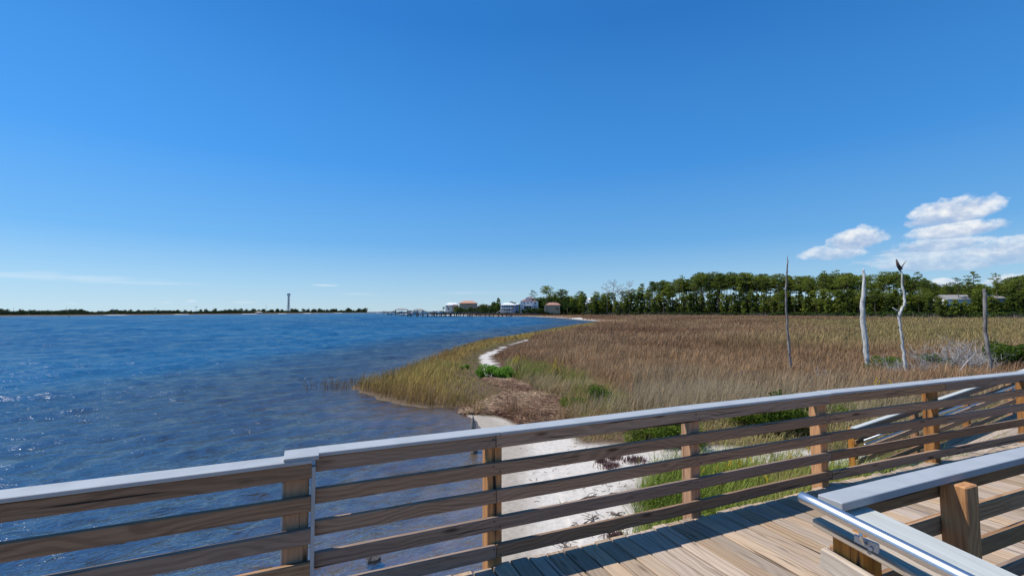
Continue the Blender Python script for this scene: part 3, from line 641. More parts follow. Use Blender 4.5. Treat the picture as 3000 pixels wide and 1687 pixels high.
o = link('marsh_grass', mesh_np('marsh_grass', V, Fq, T), M['grass']); tag(o, 'wide brown marsh of needle rush stretching to the pine wood', 'marsh grass', kind='stuff')
# golden grass of the spit
P, r = scatter_sector(170000, -24, 14, 15, 150, .9)
k = (sdist(P, Z_SPIT) > -.1) & (sdist(P, LAND) > -.45 + .5 * rng.random(len(P))) & (wpath(P) > .30 + .35 * rng.random(len(P))) & (sdist(P, Z_WRACK) < .3 * rng.random(len(P))); P = P[k]; n = len(P)
c = colmix(n, [(.34, .19, .06), (.50, .33, .10), (.50, .37, .115), (.33, .30, .08)], .45, P, 3.2, 51)
edge = (1 - sm(.2, 1.8, sdist(P, LAND)))[:, None]; c = c * (1 - edge * .5) + colmix(n, [(.26, .16, .07), (.20, .12, .055)], .2) * edge * .5
pe = (1 - sm(.3, 2.0, wpath(P)))[:, None] * (P[:, 1:2] > 24); c = c * (1 - pe * .6) + colmix(n, [(.14, .21, .05), (.2, .26, .07)], .2) * pe * .6
hh = rng.uniform(.4, .82, n) * (.12 + .88 * sm(.8, 4.0, wpath(P))) * (1 - .25 * sm(30, 60, P[:, 1]))
V, Fq, T = blades(P, hh, np.maximum(.006, .0005 * np.hypot(P[:, 0], P[:, 1])) * rng.uniform(.6, 1.4, n), .28, c, segs=2)
o = link('spit_grass', mesh_np('spit_grass', V, Fq, T), M['grass']); tag(o, 'golden cordgrass covering the point that juts into the bay', 'grass', kind='stuff')
# lone stems in the water off the tip
P = np.stack([rng.normal(0, 1, 420), rng.normal(0, .5, 420)], 1) * 1.3 + at(1055, 1128, 0).xy[:]
P = P[(sdist(P, LAND) < .1)]
V, Fq, T = blades(P, rng.uniform(.2, .6, len(P)), np.full(len(P), .009), .3, colmix(len(P), [(.16, .11, .06), (.26, .18, .09)]), z=np.full(len(P), -.05))
o = link('water_reeds', mesh_np('water_reeds', V, Fq, T), M['grass']); tag(o, 'sparse reed stems poking out of the water off the grassy tip', 'reeds', kind='stuff')
# green and tan fringe between wrack and marsh
pts = []
P, r = scatter_sector(60000, -6, 16, 9, 30, 1.3); k = (sdist(P, Z_GREEN) > -.35 * rng.random(len(P))) & (wpath(P) > .9); P = P[k]; n = len(P)
gr = vnoise(P[:, 0], P[:, 1], 1.6, 61)
c = np.where((gr > .5)[:, None], colmix(n, [(.15, .18, .035), (.28, .28, .065), (.42, .35, .12)], .2), colmix(n, [(.44, .34, .17), (.33, .25, .11), (.55, .44, .25)], .2))
pts.append(blades(P, rng.uniform(.25, .85, n) * (.5 + .8 * vnoise(P[:, 0], P[:, 1], .7, 62)), .007 * rng.uniform(.6, 1.5, n), .50, c, bend=.8))
V, Fq, T = join(pts); o = link('fringe_grass', mesh_np('fringe_grass', V, Fq, T), M['grass']); tag(o, 'green and straw-coloured grass between the brown wrack and the marsh', 'grass', kind='stuff')
# vegetation beside the boardwalk: dense green grass below the railing, sparse stalks on the white sand
Z_G2 = poly([(1885, 1420), (1960, 1385), (2060, 1362), (2160, 1356), (2400, 1372), (2560, 1378), (2700, 1380), (3100, 1330), (3300, 1420), (2300, 1650), (1900, 1800), (1870, 1600), (1868, 1480)])
Z_G3 = poly([(1700, 1285), (1850, 1296), (2000, 1310), (2100, 1300), (2250, 1305), (2420, 1312), (2560, 1330), (3100, 1300), (3100, 1180), (2300, 1185), (1900, 1215), (1720, 1240), (1640, 1240)])
pts = []
P, r = scatter_sector(60000, 10, 56, 4.6, 17, 1.5); k = sdist(P, Z_G2) > -.15 * rng.random(len(P)); P = P[k]; n = len(P)
c = colmix(n, [(.11, .17, .025), (.22, .29, .045), (.34, .40, .07), (.42, .36, .13)], .2, P, 1.1, 71)
pts.append(blades(P, rng.uniform(.15, .72, n) * (.5 + .9 * vnoise(P[:, 0], P[:, 1], .5, 74)), .0045 * rng.uniform(.5, 1.6, n), .55, c, bend=.9))
P, r = scatter_sector(50000, 5, 56, 7, 26, 1.3); k = (sdist(P, Z_G3) > -.15 * rng.random(len(P))) & (vnoise(P[:, 0], P[:, 1], .8, 77) > .30 - .3 * sm(.4, 1.6, sdist(P, Z_G3))); P = P[k]; n = len(P)
c = colmix(n, [(.17, .20, .04), (.34, .32, .09), (.52, .42, .20), (.40, .32, .13)], .2, P, 1.6, 72)
pts.append(blades(P, rng.uniform(.25, .75, n) * (.4 + .6 * sm(0, 1.5, sdist(P, Z_G3))) * (.5 + .9 * vnoise(P[:, 0], P[:, 1], .6, 75)), .006 * rng.uniform(.5, 1.5, n), .6, c, bend=.9))
P, r = scatter_sector(5200, -2, 50, 5, 14, 1.5); k = (sdist(P, Z_BEACH) > .02) & (sdist(P, LAND) > 3.0) & (vnoise(P[:, 0], P[:, 1], .9, 73) > .42); P = P[k]; n = len(P)
pts.append(blades(P, rng.uniform(.12, .45, n), .0035 * rng.uniform(.6, 1.3, n), .4, colmix(n, [(.26, .24, .13), (.40, .33, .2), (.2, .23, .08)], .2), bend=.9))
V, Fq, T = join(pts); o = link('dune_grass', mesh_np('dune_grass', V, Fq, T), M['grass']); tag(o, 'green and tan grass tufts on white sand below the railing', 'grass', kind='stuff')
# tall straw stalks rising above the railing line
pts = []
for cx, cy, n, s_, h_ in ((2075, 1215, 900, .75, 1.55), (2020, 1240, 600, .5, 1.3), (1790, 1225, 420, .6, 1.0), (2140, 1230, 400, .7, 1.3), (1880, 1200, 300, .8, 1.1), (2350, 1180, 250, .9, 1.0)):
    c0 = at(cx, cy, GZ); P = np.stack([rng.normal(c0.x, s_, n), rng.normal(c0.y, s_ * .7, n)], 1)
    pts.append(blades(P, rng.uniform(.6, 1.0, n) * h_, .0045 * rng.uniform(.6, 1.3, n), .27, colmix(n, [(.36, .26, .15), (.50, .38, .23), (.44, .35, .22)], .15), bend=.7))
V, Fq, T = join(pts); o = link('straw_stalks', mesh_np('straw_stalks', V, Fq, T), M['grass']); tag(o, 'tall dry straw-coloured grass plumes just beyond the railing', 'grass', kind='stuff')
# wrack: matted dead reeds lying flat, and the dark weed line along its edge
def straws(P, L, wd, cols, zj=.05):
    n = len(P); a = rng.normal(.2, .9, n); dx, dy = np.cos(a) * L / 2, np.sin(a) * L / 2; px_, py_ = -np.sin(a) * wd, np.cos(a) * wd; z = ground(P) + rng.uniform(.004, zj, n); dz = rng.normal(0, .14, n) * L / 2; cv = rng.normal(0, .12, n) * L
    a0 = np.stack([P[:, 0] - dx - px_, P[:, 1] - dy - py_, z - dz], 1); a1 = np.stack([P[:, 0] - dx + px_, P[:, 1] - dy + py_, z - dz + wd], 1)
    m0 = np.stack([P[:, 0] - px_ + px_ / wd * cv, P[:, 1] - py_ + py_ / wd * cv, z + .006], 1); m1_ = np.stack([P[:, 0] + px_ + px_ / wd * cv, P[:, 1] + py_ + py_ / wd * cv, z + .006 + wd], 1)
    b0 = np.stack([P[:, 0] + dx, P[:, 1] + dy, z + dz], 1)
    V = np.stack([a0, a1, m0, m1_, b0], 1).reshape(-1, 3); b = np.arange(n)[:, None] * 5
    Fq = np.concatenate([b + np.array([[0, 1, 3]]), b + np.array([[0, 3, 2]]), b + np.array([[2, 3, 4]])]); return V, Fq, np.repeat(cols, 5, 0)
def inpoly(poly_, n, m_=.0):
    lo, hi = poly_.min(0) - .5, poly_.max(0) + .5; P = rng.uniform(lo, hi, (n, 2)); return P[sdist(P, poly_) > -m_ * rng.random(n)]
P = inpoly(Z_WRACK, 42000, .25); n = len(P)
o = link('wrack', mesh_np('wrack', *straws(P, rng.uniform(.12, .45, n),   .013 * rng.uniform(.5, 1.4, n), colmix(n, [(.09, .047, .027), (.17, .095, .055), (.26, .16, .095), (.37, .255, .155)], .5, P, .8, 81), .13)), M['weed']); tag(o, 'mat of dead brown reeds washed up behind the beach', 'wrack', kind='stuff')
WL = npx(c7([(-150, 770), (100, 760), (250, 790), (380, 830), (520, 870), (600, 920), (680, 985), (820, 1000)]), GZ)
lo, hi = WL.min(0) - 1, WL.max(0) + 1; P = rng.uniform(lo, hi, (30000, 2)); dd = segdist(P, WL, False); P = P[dd < .34 * rng.random(len(P)) ** .7]; n = len(P)
o = link('seaweed', mesh_np('seaweed', *straws(P, rng.uniform(.06, .25, n), .009 * rng.uniform(.6, 1.4, n), colmix(n, [(.05, .02, .014), (.11, .045, .03), (.16, .08, .05)], .2), .08)), M['weed']); tag(o, 'dark red-brown seaweed line along the upper edge of the sand', 'seaweed', kind='stuff')
P, r = scatter_sector(3000, -6, 30, 4.5, 19, 1.4); P = P[(sdist(P, Z_BEACH) > .1) & (sdist(P, LAND) > .5) & (vnoise(P[:, 0], P[:, 1], .8, 83) > .45)]; n = len(P)
o = link('beach_litter', mesh_np('beach_litter', *straws(P, rng.uniform(.05, .22, n), .004 * rng.uniform(.6, 1.4, n), colmix(n, [(.09, .06, .045), (.22, .16, .11)], .2), .012)), M['weed']); tag(o, 'small twigs and weed scraps strewn over the white sand', 'litter', kind='stuff')
# goldenrod: green stems with yellow plumes, each a plant
def flower_mesh(seed):
    r_ = random.Random(seed); mb = MB(); mf = MB()
    for i in range(r_.randint(4, 7)):
        a = r_.uniform(0, 6.28); h = r_.uniform(.55, .95); e = Vector((math.cos(a) * .16, math.sin(a) * .12, h)); mb.tube([(0, 0, 0), e * .6 + Vector((0, 0, .04)), e], [.005, .004, .002], 4)
        for j in range(9):
            f = j / 9; p = e + Vector((math.cos(a) * .10 * f, math.sin(a) * .06 * f, .18 * (.9 - f) - .02))
            mf.box(p, (.02, .014, .022), r_.random() * 3)
    return mb.mesh('stem'), mf.mesh('flower_head')
fms = [flower_mesh(i) for i in range(4)]
for a_, b_ in fms: a_.materials.append(M['shrub']); b_.materials.append(M['flower'])
gd = [(1512, 1085, 'yellow goldenrod plume at the left edge of the brown marsh'), (1530, 1092, None), (1518, 1090, None), (1640, 1098, 'yellow goldenrod leaning over the marsh beside the green fringe'), (1632, 1106, None),
      (2150, 1440, None), (2190, 1432, None), (2110, 1462, None), (2330, 1400, None), (2380, 1392, None), (2230, 1475, None), (2080, 1440, None), (2420, 1405, None), (2590, 1200, None), (2700, 1330, None)]
for i, (x, y, lb) in enumerate(gd):
    p = at(x, y + (0 if y > 1300 else 22), GZ); z = gz(p.x, p.y); st_, fl = fms[i % 4]; right = y > 1300
    t_ = thing('goldenrod', lb or ('goldenrod in yellow bloom among the green grass under the railing' if x > 1900 and right else 'goldenrod with yellow flowers at the marsh edge'), 'flower', (p.x, p.y, z), random.random() * 6, 'goldenrod under the railing' if x > 1900 and right else 'goldenrod at the marsh edge')
    sc_ = .62 if right else 1.15; t_.scale = (sc_,) * 3; link('stem', st_, None, t_); link('flower_head', fl, None, t_)['kind'] = 'stuff'

# ------------------------------------------------------------------ plants, snags, driftwood
def leafcloud(centres, radii, n_each, size, flat=.6, seed=0, vert=False):
    r_ = np.random.default_rng(seed); V = []
    C_ = np.repeat(np.asarray(centres, float), n_each, 0); Q = np.repeat(np.asarray(radii, float), n_each)
    n = len(C_); d = r_.normal(size=(n, 3)); d /= np.linalg.norm(d, axis=1)[:, None]; rad = r_.uniform(.35, 1.05, n) ** .6
    P = C_ + d * (Q * rad)[:, None] * np.array([1, 1, flat])
    a = r_.normal(size=(n, 3)); a /= np.linalg.norm(a, axis=1)[:, None]; b = np.cross(a, r_.normal(size=(n, 3))); b /= np.linalg.norm(b, axis=1)[:, None]
    s = size * r_.uniform(.6, 1.4, n)[:, None]
    V = np.stack([P - a * s, P + b * s * .6, P + a * s, P - b * s * .6], 1).reshape(-1, 3); Fq = np.arange(n * 4).reshape(-1, 4)
    tint = np.repeat(r_.uniform(.75, 1.2, n)[:, None] * np.array([[1, 1, 1]]), 4, 0)
    return V, Fq, tint
def pine_proto(seed, h, crown_from, spread, nb, dens=34, leaf=.30, dome=.8, flat=.42):
    r_ = random.Random(seed); tb = MB(); bend = r_.uniform(-.5, .5); pts = [(bend * (z / h) ** 2 + .1 * math.sin(z), .3 * bend * (z / h), z) for z in [h * k / 7 for k in range(8)]]
    tb.tube(pts, [.20 * (1 - .72 * k / 7) * h / 18 for k in range(8)], 7); cs_ = []; rs = []
    for i in range(nb):
        f = (i + r_.random()) / nb; z = h * (crown_from + (1 - crown_from) * f * .97); prof = math.sqrt(max(.05, 1 - f ** 2.2)) * dome + .25
        if f < .25: prof *= .55 + 1.8 * f
        a = i * 2.4 + r_.uniform(-.6, .6); L = spread * prof * r_.uniform(.45, 1.0); tx = bend * (z / h) ** 2
        e = Vector((tx + math.cos(a) * L, math.sin(a) * L, z + r_.uniform(-.1, .5))); b0 = Vector((tx, 0, z - L * .35))
        tb.tube([b0, (b0 + e) / 2 + Vector((0, 0, -.1)), e], [.05, .035, .015], 4, False); cs_.append(e); rs.append(r_.uniform(.28, .42) * spread)
        if L > spread * .5: cs_.append((b0 + e) / 2 + Vector((0, 0, .35))); rs.append(.24 * spread)
    cs_.append(Vector((bend, 0, h * .985))); rs.append(.34 * spread)
    V, Fq, T = leafcloud(cs_, rs, dens, leaf, flat, seed); return tb.mesh('trunk', True), mesh_np('crown', V, Fq, T)
pines = [pine_proto(10 + i, 20, cf, sp_w, nb, 40, .27) for i, (cf, sp_w, nb) in enumerate(((.66, 3.2, 17), (.72, 4.3, 17), (.58, 3.0, 20), (.76, 3.6, 13), (.64, 4.6, 21), (.54, 2.8, 19)))]
thin_pines = [pine_proto(30 + i, 20, .70, 2.7, 10, 26, .26) for i in range(2)]
young = [pine_proto(40 + i, 8, .16, 1.7, 26, 30, .26, .75, .7) for i in range(4)]
for a_, b_ in pines + thin_pines + young: a_.materials.append(M['bark']); b_.materials.append(M['pine'])
def oak_proto(seed, mat):
    r_ = random.Random(seed); tb = MB(); tb.tube([(0, 0, 0), (.1, 0, 1.6), (.0, .1, 3.4)], [.28, .22, .12], 7); cs_, rs = [], []
    for i in range(16):
        a = i * 2.4; q = r_.random(); L = 2.4 * math.sqrt(q) * r_.uniform(.7, 1); z = 2.0 + 3.6 * r_.random() * (1 - .55 * (L / 2.4) ** 2); e = Vector((math.cos(a) * L, math.sin(a) * L, z)); cs_.append(e); rs.append(r_.uniform(.8, 1.3))
        tb.tube([(0, 0, 1.5), e * .9], [.07, .02], 4, False)
    V, Fq, T = leafcloud(cs_, rs, 70, .24, .8, seed); cr = mesh_np('crown', V, Fq, T); tr_ = tb.mesh('trunk', True); tr_.materials.append(M['bark']); cr.materials.append(mat); return tr_, cr
oaks = [oak_proto(60 + i, M['oak']) for i in range(4)]; faroaks = [oak_proto(70 + i, M['farleaf']) for i in range(3)]; rustoak = oak_proto(80, M['rust'])
def bush_proto(seed, mat, n=1300, leaf=.16, rad=1.2, hgt=1.3):
    r_ = random.Random(seed); cs_ = []; rs = []; tb = MB()
    for i in range(12): a = r_.uniform(0, 6.28); L = rad * math.sqrt(r_.random()) * .75; e = Vector((math.cos(a) * L, math.sin(a) * L, hgt * r_.uniform(.25, .8))); cs_.append(e); rs.append(rad * r_.uniform(.25, .42)); tb.tube([(0, 0, 0), e], [.03 * rad, .008 * rad], 4, False)
    V, Fq, T = leafcloud(cs_, rs, n // 12, leaf, .85, seed); b = mesh_np('foliage', V, Fq, T); b.materials.append(mat); s_ = tb.mesh('stem'); s_.materials.append(M['bark']); return s_, b
bushes = [bush_proto(90 + i, M['oak']) for i in range(3)]
H_TREE = {}
def plant(name, proto, x, y, z, s, label, cat, group=None, sxy=None, rz=None, parts=('trunk', 'crown')):
    t_ = thing(name, label, cat, (x, y, z), random.random() * 6.28 if rz is None else rz, group); k = s if sxy is None else sxy; t_.scale = (k, k, s)
    link(parts[0], proto[0], None, t_); link(parts[1], proto[1], None, t_); return t_
def azx(x, D): return (x - 1500) / F * D
def place_top(x, D, ytop, base_h):
    X = azx(x, D); z = gz(X, D); top = (hor(x) - ytop) * D / F + CAM_Z; return X, z, (top - z) / base_h
TOPX = [1540, 1600, 1650, 1720, 1800, 1850, 1900, 1960, 2010, 2060, 2110, 2200, 2300, 2350, 2400, 2440, 2500, 2560, 2620, 2680, 2725, 2745, 2790, 2830, 2900, 2960, 3000, 3300]
TOPY = [862, 856, 853, 858, 858, 848, 826, 822, 818, 803, 802, 806, 806, 810, 806, 802, 800, 806, 800, 812, 826, 846, 832, 830, 834, 818, 806, 800]
EDX = [e[0] for e in EDGE]; EDD = [e[1] for e in EDGE]
def reg(x):
    for lim, txt in ((1850, 'left end near the bare trees'), (2080, 'beyond the bare trees'), (2290, 'left of the slender dark snag'), (2420, 'just right of the slender dark snag'), (2530, 'left of the thick white snag'), (2640, 'between white snag and forked snag'), (2760, 'right of the forked snag'), (2885, 'left of the rightmost snag')):
        if x < lim: return txt
    return 'right of the rightmost snag'
x = 1600.0; cnt = 0
while x < 3250 and cnt < 265:
    for row in range(2 if x > 1850 else 1):
        xx = x + random.uniform(-13, 13); D = np.interp(xx, EDX, EDD) + (random.uniform(1, 14) if row == 0 else random.uniform(16, 46)); yt = np.interp(xx, TOPX, TOPY) + random.choice((-3, 0, 1, 3, 6, 10, 16, 24)) * (1 if random.random() < .7 else 1.7)
        X, z, s = place_top(xx, D, yt, 20); s = max(s, .45)
        where = reg(xx); rn = 'front' if row == 0 else 'back'
        plant('pine_tree', random.choice(pines), X, D, z, s, f'tall pine in {rn} rank of the wood, {where}', 'pine tree', f'pines of the {rn} rank, {where}', sxy=max(.6, min(1.5, s * random.uniform(.85, 1.45)))); cnt += 1
    x += random.uniform(9, 14) if x < 2500 else random.uniform(12, 17)
    if 2765 < x < 2835 or 2905 < x < 2955: x += 14
# thinner pines standing out
for x, yt, dd, lb, pr in ((1602, 838, -6, 'tallest lone pine beside the tan house, wide open crown', 0), (1563, 851, 10, 'smaller umbrella-topped pine left of the tallest lone pine', 1), (2000, 808, 3, 'airy pine rising above the wood left of the dead snags', 1), (2452, 792, 20, 'airy thin-crowned pine between the two left snags', 0),
                          (2418, 794, 22, 'airy pine with sparse crown just right of the leftmost snag', 1), (2695, 797, 8, 'slim pine with small round crown right of the forked snag', 1), (2855, 797, 6, 'umbrella-crowned pine above the gray-roofed house', 0), (2808, 815, 2, 'thin leaning-crowned pine in front of the gray-roofed house', 1),
                          (2920, 802, 5, 'pine with bare grayish crown at the right of the wood', 1)):
    D = np.interp(x, EDX, EDD) + dd; X, z, s = place_top(x, D, yt, 20)
    plant('pine_tree', thin_pines[pr] if pr == 1 or x > 2000 else pines[1], X, D, z, s, lb, 'pine tree', sxy=(1.25 if x in (1602, 2855) else .95) * (D / 300) ** .5)
def bare_proto(seed, h=16):
    r_ = random.Random(seed); tb = MB(); tb.tube([(0, 0, 0), (.15, 0, h * .5), (0, 0, h)], [.2, .14, .04], 6); bb = MB()
    for i in range(15):
        z = h * r_.uniform(.62, .98); a = i * 2.4; L = r_.uniform(1.2, 2.8); e = Vector((math.cos(a) * L, math.sin(a) * L, z + L * .45)); bb.tube([(0, 0, z), e * 1 - Vector((0, 0, .2)), e + Vector((0, 0, .5))], [.09, .06, .03], 4, False)
        for j in range(3): bb.tube([e - Vector((0, 0, .2)), e + Vector((r_.uniform(-.9, .9), r_.uniform(-.9, .9), r_.uniform(.2, .9)))], [.045, .025], 3, False)
    a_ = tb.mesh('trunk', True); b_ = bb.mesh('branches'); a_.materials.append(M['twig']); b_.materials.append(M['twig']); return a_, b_
bares = [bare_proto(i) for i in (1, 2)]
for i, (x, yt) in enumerate(((1778, 824), (1798, 821), (1822, 830), (1843, 824), (1810, 832))):
    D = np.interp(x, EDX, EDD) - 3; X, z, s = place_top(x, D, yt, 17)
    plant('bare_tree', bares[i % 2], X, D, z, s, 'leafless gray tree at the left end of the pine wood', 'dead tree', 'bare trees at the left end of the wood', parts=('trunk', 'branches'))
# understorey of young pines and oaks
x = 1610.0; cnt = 0
while x < 3200:
    D = np.interp(x, EDX, EDD) + random.uniform(-4, 9); yt = np.interp(x, [1600, 1850, 2000, 2300, 2700, 3000], [882, 876, 876, 866, 868, 862]) + random.uniform(-18, 16)
    if 2755 < x < 2850 or 2900 < x < 2960: yt = random.uniform(886, 900)
    X, z, s = place_top(x, D, yt, 8)
    plant('young_pine', random.choice(young), X, D, z, s, 'bushy young pine at wood edge, ' + reg(x), 'young pine', 'young pines, ' + reg(x), sxy=s * random.uniform(.75, 1.0)); x += random.uniform(7, 12)
x = 1640.0
while x < 3200:
    if 1850 < x < 2420 and random.random() < .5: x += 14; continue
    if 2755 < x < 2850 or 2900 < x < 2960: x += 12; continue
    D = np.interp(x, EDX, EDD) + random.uniform(10, 30); yt = np.interp(x, [1600, 1850, 2000, 2300, 2700, 3000], [884, 888, 890, 884, 858, 856]) + random.uniform(-4, 12); X, z, s = place_top(x, D, yt, 6)
    plant('oak_tree', random.choice(oaks), X, D, z, s, 'dark broad-leaved tree under pines, ' + reg(x), 'tree', 'dark trees under the pines, ' + reg(x)); x += random.uniform(14, 22)
for x, yt, Dd in [(2735 + i * 12, 842 + random.uniform(-4, 5) - max(0, i - 16) * 3.5, 70 + random.uniform(0, 30)) for i in range(26)]:
    D = np.interp(x, EDX, EDD) + Dd; X, z, s = place_top(x, D, yt, 6.2); plant('oak_tree', random.choice(oaks), X, D, z, s, 'large dark tree on the rise behind the houses at right', 'tree', 'trees on the rise behind the right-hand houses')
# mid-height pines with visible stems in front of the wood, and trees screening the white houses
x = 1880.0
while x < 2760:
    D = np.interp(x, EDX, EDD) + random.uniform(-3, 2); X, z, s = place_top(x, D, random.uniform(846, 876), 20)
    plant('pine_tree', random.choice(pines), X, D, z, s, 'mid-height pine with visible stem, ' + reg(x), 'pine tree', 'mid-height pines, ' + reg(x), sxy=s * random.uniform(1.0, 1.4)); x += random.uniform(16, 34)
for x, D, yt in ((1712, 318, 876), (1724, 316, 890), (1735, 317, 872), (1748, 318, 893), (1757, 317, 880), (1768, 318, 870), (1742, 314, 900), (1804, 312, 884), (1818, 312, 888), (2752, 163, 876), (2770, 162, 880), (2794, 161, 893), (2812, 161, 889), (2826, 162, 884), (2862, 161, 862), (2905, 158, 870), (2920, 157, 880), (2932, 157, 886), (2950, 157, 878), (2965, 158, 862)):
    X, z, s = place_top(x, D, yt, 8 if yt < 892 else 6)
    plant('young_pine', random.choice(young), X, D, z, max(.3, s), 'young pine screening a white house, ' + reg(x), 'young pine', 'pines screening the white houses, ' + reg(x), sxy=s * random.uniform(.8, 1.1))
D = 182; X, z, s = place_top(2786, D, 856, 6); plant('rust_tree', rustoak, X, D, z, s * .9, 'orange-brown autumn tree in front of the gray-roofed house', 'tree')
# low dark shrubs and gray brush along the wood's foot
x = 1560.0
while x < 3200:
    D = np.interp(x, EDX, EDD) - random.uniform(2, 7); X = azx(x, D); z = gz(X, D); s = random.uniform(1.0, 1.9)
    plant('shrub', random.choice(bushes), X, D, z, s, 'low dark shrub at wood foot, ' + reg(x), 'shrub', 'shrubs at the foot of the wood, ' + reg(x), parts=('stem', 'foliage')); x += random.uniform(10, 18)
a = rng.uniform(EA[2], R(56), 26000); D = np.interp(a, EA, ED) - 2 + rng.uniform(-7, 8, len(a)); P = np.stack([np.tan(a) * D, D], 1)
o = link('gray_brush', mesh_np('gray_brush', *blades(P, rng.uniform(.4, 2.4, len(P)) * (.35 + vnoise(P[:, 0], P[:, 1], 7, 91)), .05 * rng.uniform(.5, 1.4, len(P)), .5, np.ones((len(P), 3)) * rng.uniform(.7, 1.2, (len(P), 1)), segs=1)), M['brush']); tag(o, 'gray leafless brush along the foot of the pine wood', 'brush', kind='stuff')
# ground under the wood: dark leaf litter reads between trunks (a far mass of scrub)
a = rng.uniform(math.atan((1330 - 1500) / F), R(56), 15000); D = np.interp(a, EA, ED) + rng.uniform(6, 90, len(a)); P = np.stack([np.tan(a) * D, D], 1); zz = ground(P)
V, Fq, T = leafcloud(np.column_stack([P, zz + rng.uniform(.2, 3.2, len(P))]), np.full(len(P), .8), 2, .55, .6, 5)
o = link('wood_undergrowth', mesh_np('wood_undergrowth', V, Fq, T), M['oak']); tag(o, 'dark tangled undergrowth filling the floor of the pine wood', 'undergrowth', kind='stuff')
# trees round the houses
for i in range(44):
    x = 1400 + i * 7.2 + random.uniform(-3, 3); 
    if 1464 < x < 1512: yt, D = 900, 352
    yt = np.interp(x, [1395, 1430, 1455, 1462, 1480, 1530, 1600, 1700, 1780], [893, 893, 880, 892, 884, 884, 868, 866, 868]) + random.uniform(-2, 8); D = 395 + random.uniform(0, 40)
    X, z, s = place_top(x, D, yt, 6); plant('oak_tree', random.choice(oaks), X, D, z, s, 'dark tree behind the shore houses', 'tree', 'trees behind the shore houses')
X, z, s = place_top(1460, 350, 873, 20); plant('pine_tree', young[0], X, 350, z, s * 2.4, 'round dark pine left of the white-roofed porch house', 'pine tree', sxy=s * 2.0)
for i in range(40):
    x = 1342 + i * 9.2 + random.uniform(-3, 3)
    if x < 1465: yt, D = np.interp(x, [1342, 1360, 1400, 1430, 1465], [896, 900, 905, 899, 898]), 352
    elif x < 1525: yt, D = 914, 325
    elif x < 1600: yt, D = np.interp(x, [1525, 1560, 1598], [904, 900, 900]), 326
    elif x < 1642: yt, D = random.choice((914, 902)), 322
    else: yt, D = np.interp(x, [1642, 1720], [885, 888]), 332
    yt += random.uniform(-3, 5); X, z, s = place_top(x, D, yt, 6); s = max(s, .3)
    plant('oak_tree', random.choice(oaks), X, D, z, s, 'bushy tree in front of the shore houses', 'tree', 'trees in front of the shore houses')
# palms by the white house
def palm_proto(seed):
    r_ = random.Random(seed); tb = MB(); tb.tube([(0, 0, 0), (.1, 0, 3), (0, 0, 6)], [.2, .17, .16], 7); V = []
    for i in range(34):
        a = i * 2.4; e = r_.uniform(-.7, 1.2); L = r_.uniform(1.3, 2.0); d = Vector((math.cos(a) * math.cos(e), math.sin(a) * math.cos(e), math.sin(e))); sd2 = Vector((-math.sin(a), math.cos(a), 0)) * .28
        p0 = Vector((0, 0, 6.1)); p1_ = p0 + d * L * .6; p2 = p0 + d * L + Vector((0, 0, -.35)); V += [p0, p1_ + sd2, p2, p1_ - sd2]
    a_ = tb.mesh('trunk', True); b_ = mesh_np('fronds', [tuple(v_) for v_ in V], np.arange(len(V)).reshape(-1, 4)); a_.materials.append(M['bark']); b_.materials.append(M['palm']); return a_, b_
pp = palm_proto(3)
for x, yt, D, lb in ((1300, 899, 395, 'palm at the left corner of the white-roofed house, leftmost'), (1314, 901, 385, 'palm in front of the white house wall, second from left'), (1545, 905, 322, 'short palm in front of the red-roofed villa'), (1662, 897, 320, 'palm right of the tan house'), (1632, 900, 318, 'palm in front of the tan house wall')):
    X, z, s = place_top(x, D, yt, 7.4); plant('palm_tree', pp, X, D, z, max(s, .4), lb, 'palm tree', parts=('trunk', 'fronds'))
# far shore trees on the left
TL = [(0, 904), (10, 903), (22, 905), (55, 910), (62, 905), (75, 910), (88, 907), (98, 906), (110, 911), (128, 910), (140, 908), (165, 909), (178, 910), (193, 907), (208, 905), (220, 905), (232, 904), (243, 905), (256, 910), (270, 912), (290, 910), (300, 910), (315, 911), (326, 905), (335, 907), (345, 905), (366, 907), (386, 905), (408, 906), (430, 911), (465, 907), (476, 910), (500, 908), (522, 906), (545, 907), (560, 909), (590, 905), (604, 904), (631, 903), (648, 910), (660, 906), (672, 905), (690, 904), (706, 903), (722, 905)]
while len(TL) < 88: TL.append((random.uniform(735, 980), random.uniform(903, 907)))
for i in range(22): TL.append((random.uniform(980, 1078), random.choice((902, 905, 908, 910)) + random.uniform(-1, 1)))
for x, yt in TL:
    D = np.interp(x, [0, 200, 400, 600, 700, 780, 1070], [625, 640, 735, 800, 850, 1270, 1320]) + random.uniform(0, 18); X, z, s = place_top(x, D, yt + .5, 6); s = max(s, .5)
    plant('shore_tree', random.choice(faroaks), X, D, z, s, 'small dark tree on the low far shore across the bay', 'tree', 'trees on the far shore across the bay', sxy=s * random.uniform(.9, 1.3))
a = rng.uniform(math.atan(-1520 / F), math.atan(-425 / F), 17000); D = np.interp(a, [math.atan((q - 1500) / F) for q in (-20, 200, 400, 600, 740, 790, 1075)], [618, 632, 725, 790, 840, 1262, 1310]) + rng.uniform(3, 30, len(a)); P = np.stack([np.tan(a) * D, D], 1); zz = ground(P)
V, Fq, T = leafcloud(np.column_stack([P, zz + rng.uniform(.3, 4.6, len(P)) * (.4 + 1.1 * vnoise(P[:, 0], P[:, 1], 25, 95))]), np.full(len(P), 1.2), 2, .9, .6, 6)
o = link('shore_scrub', mesh_np('shore_scrub', V, Fq, T), M['farleaf']); tag(o, 'continuous dark scrub along the low far shore across the bay', 'scrub', kind='stuff')
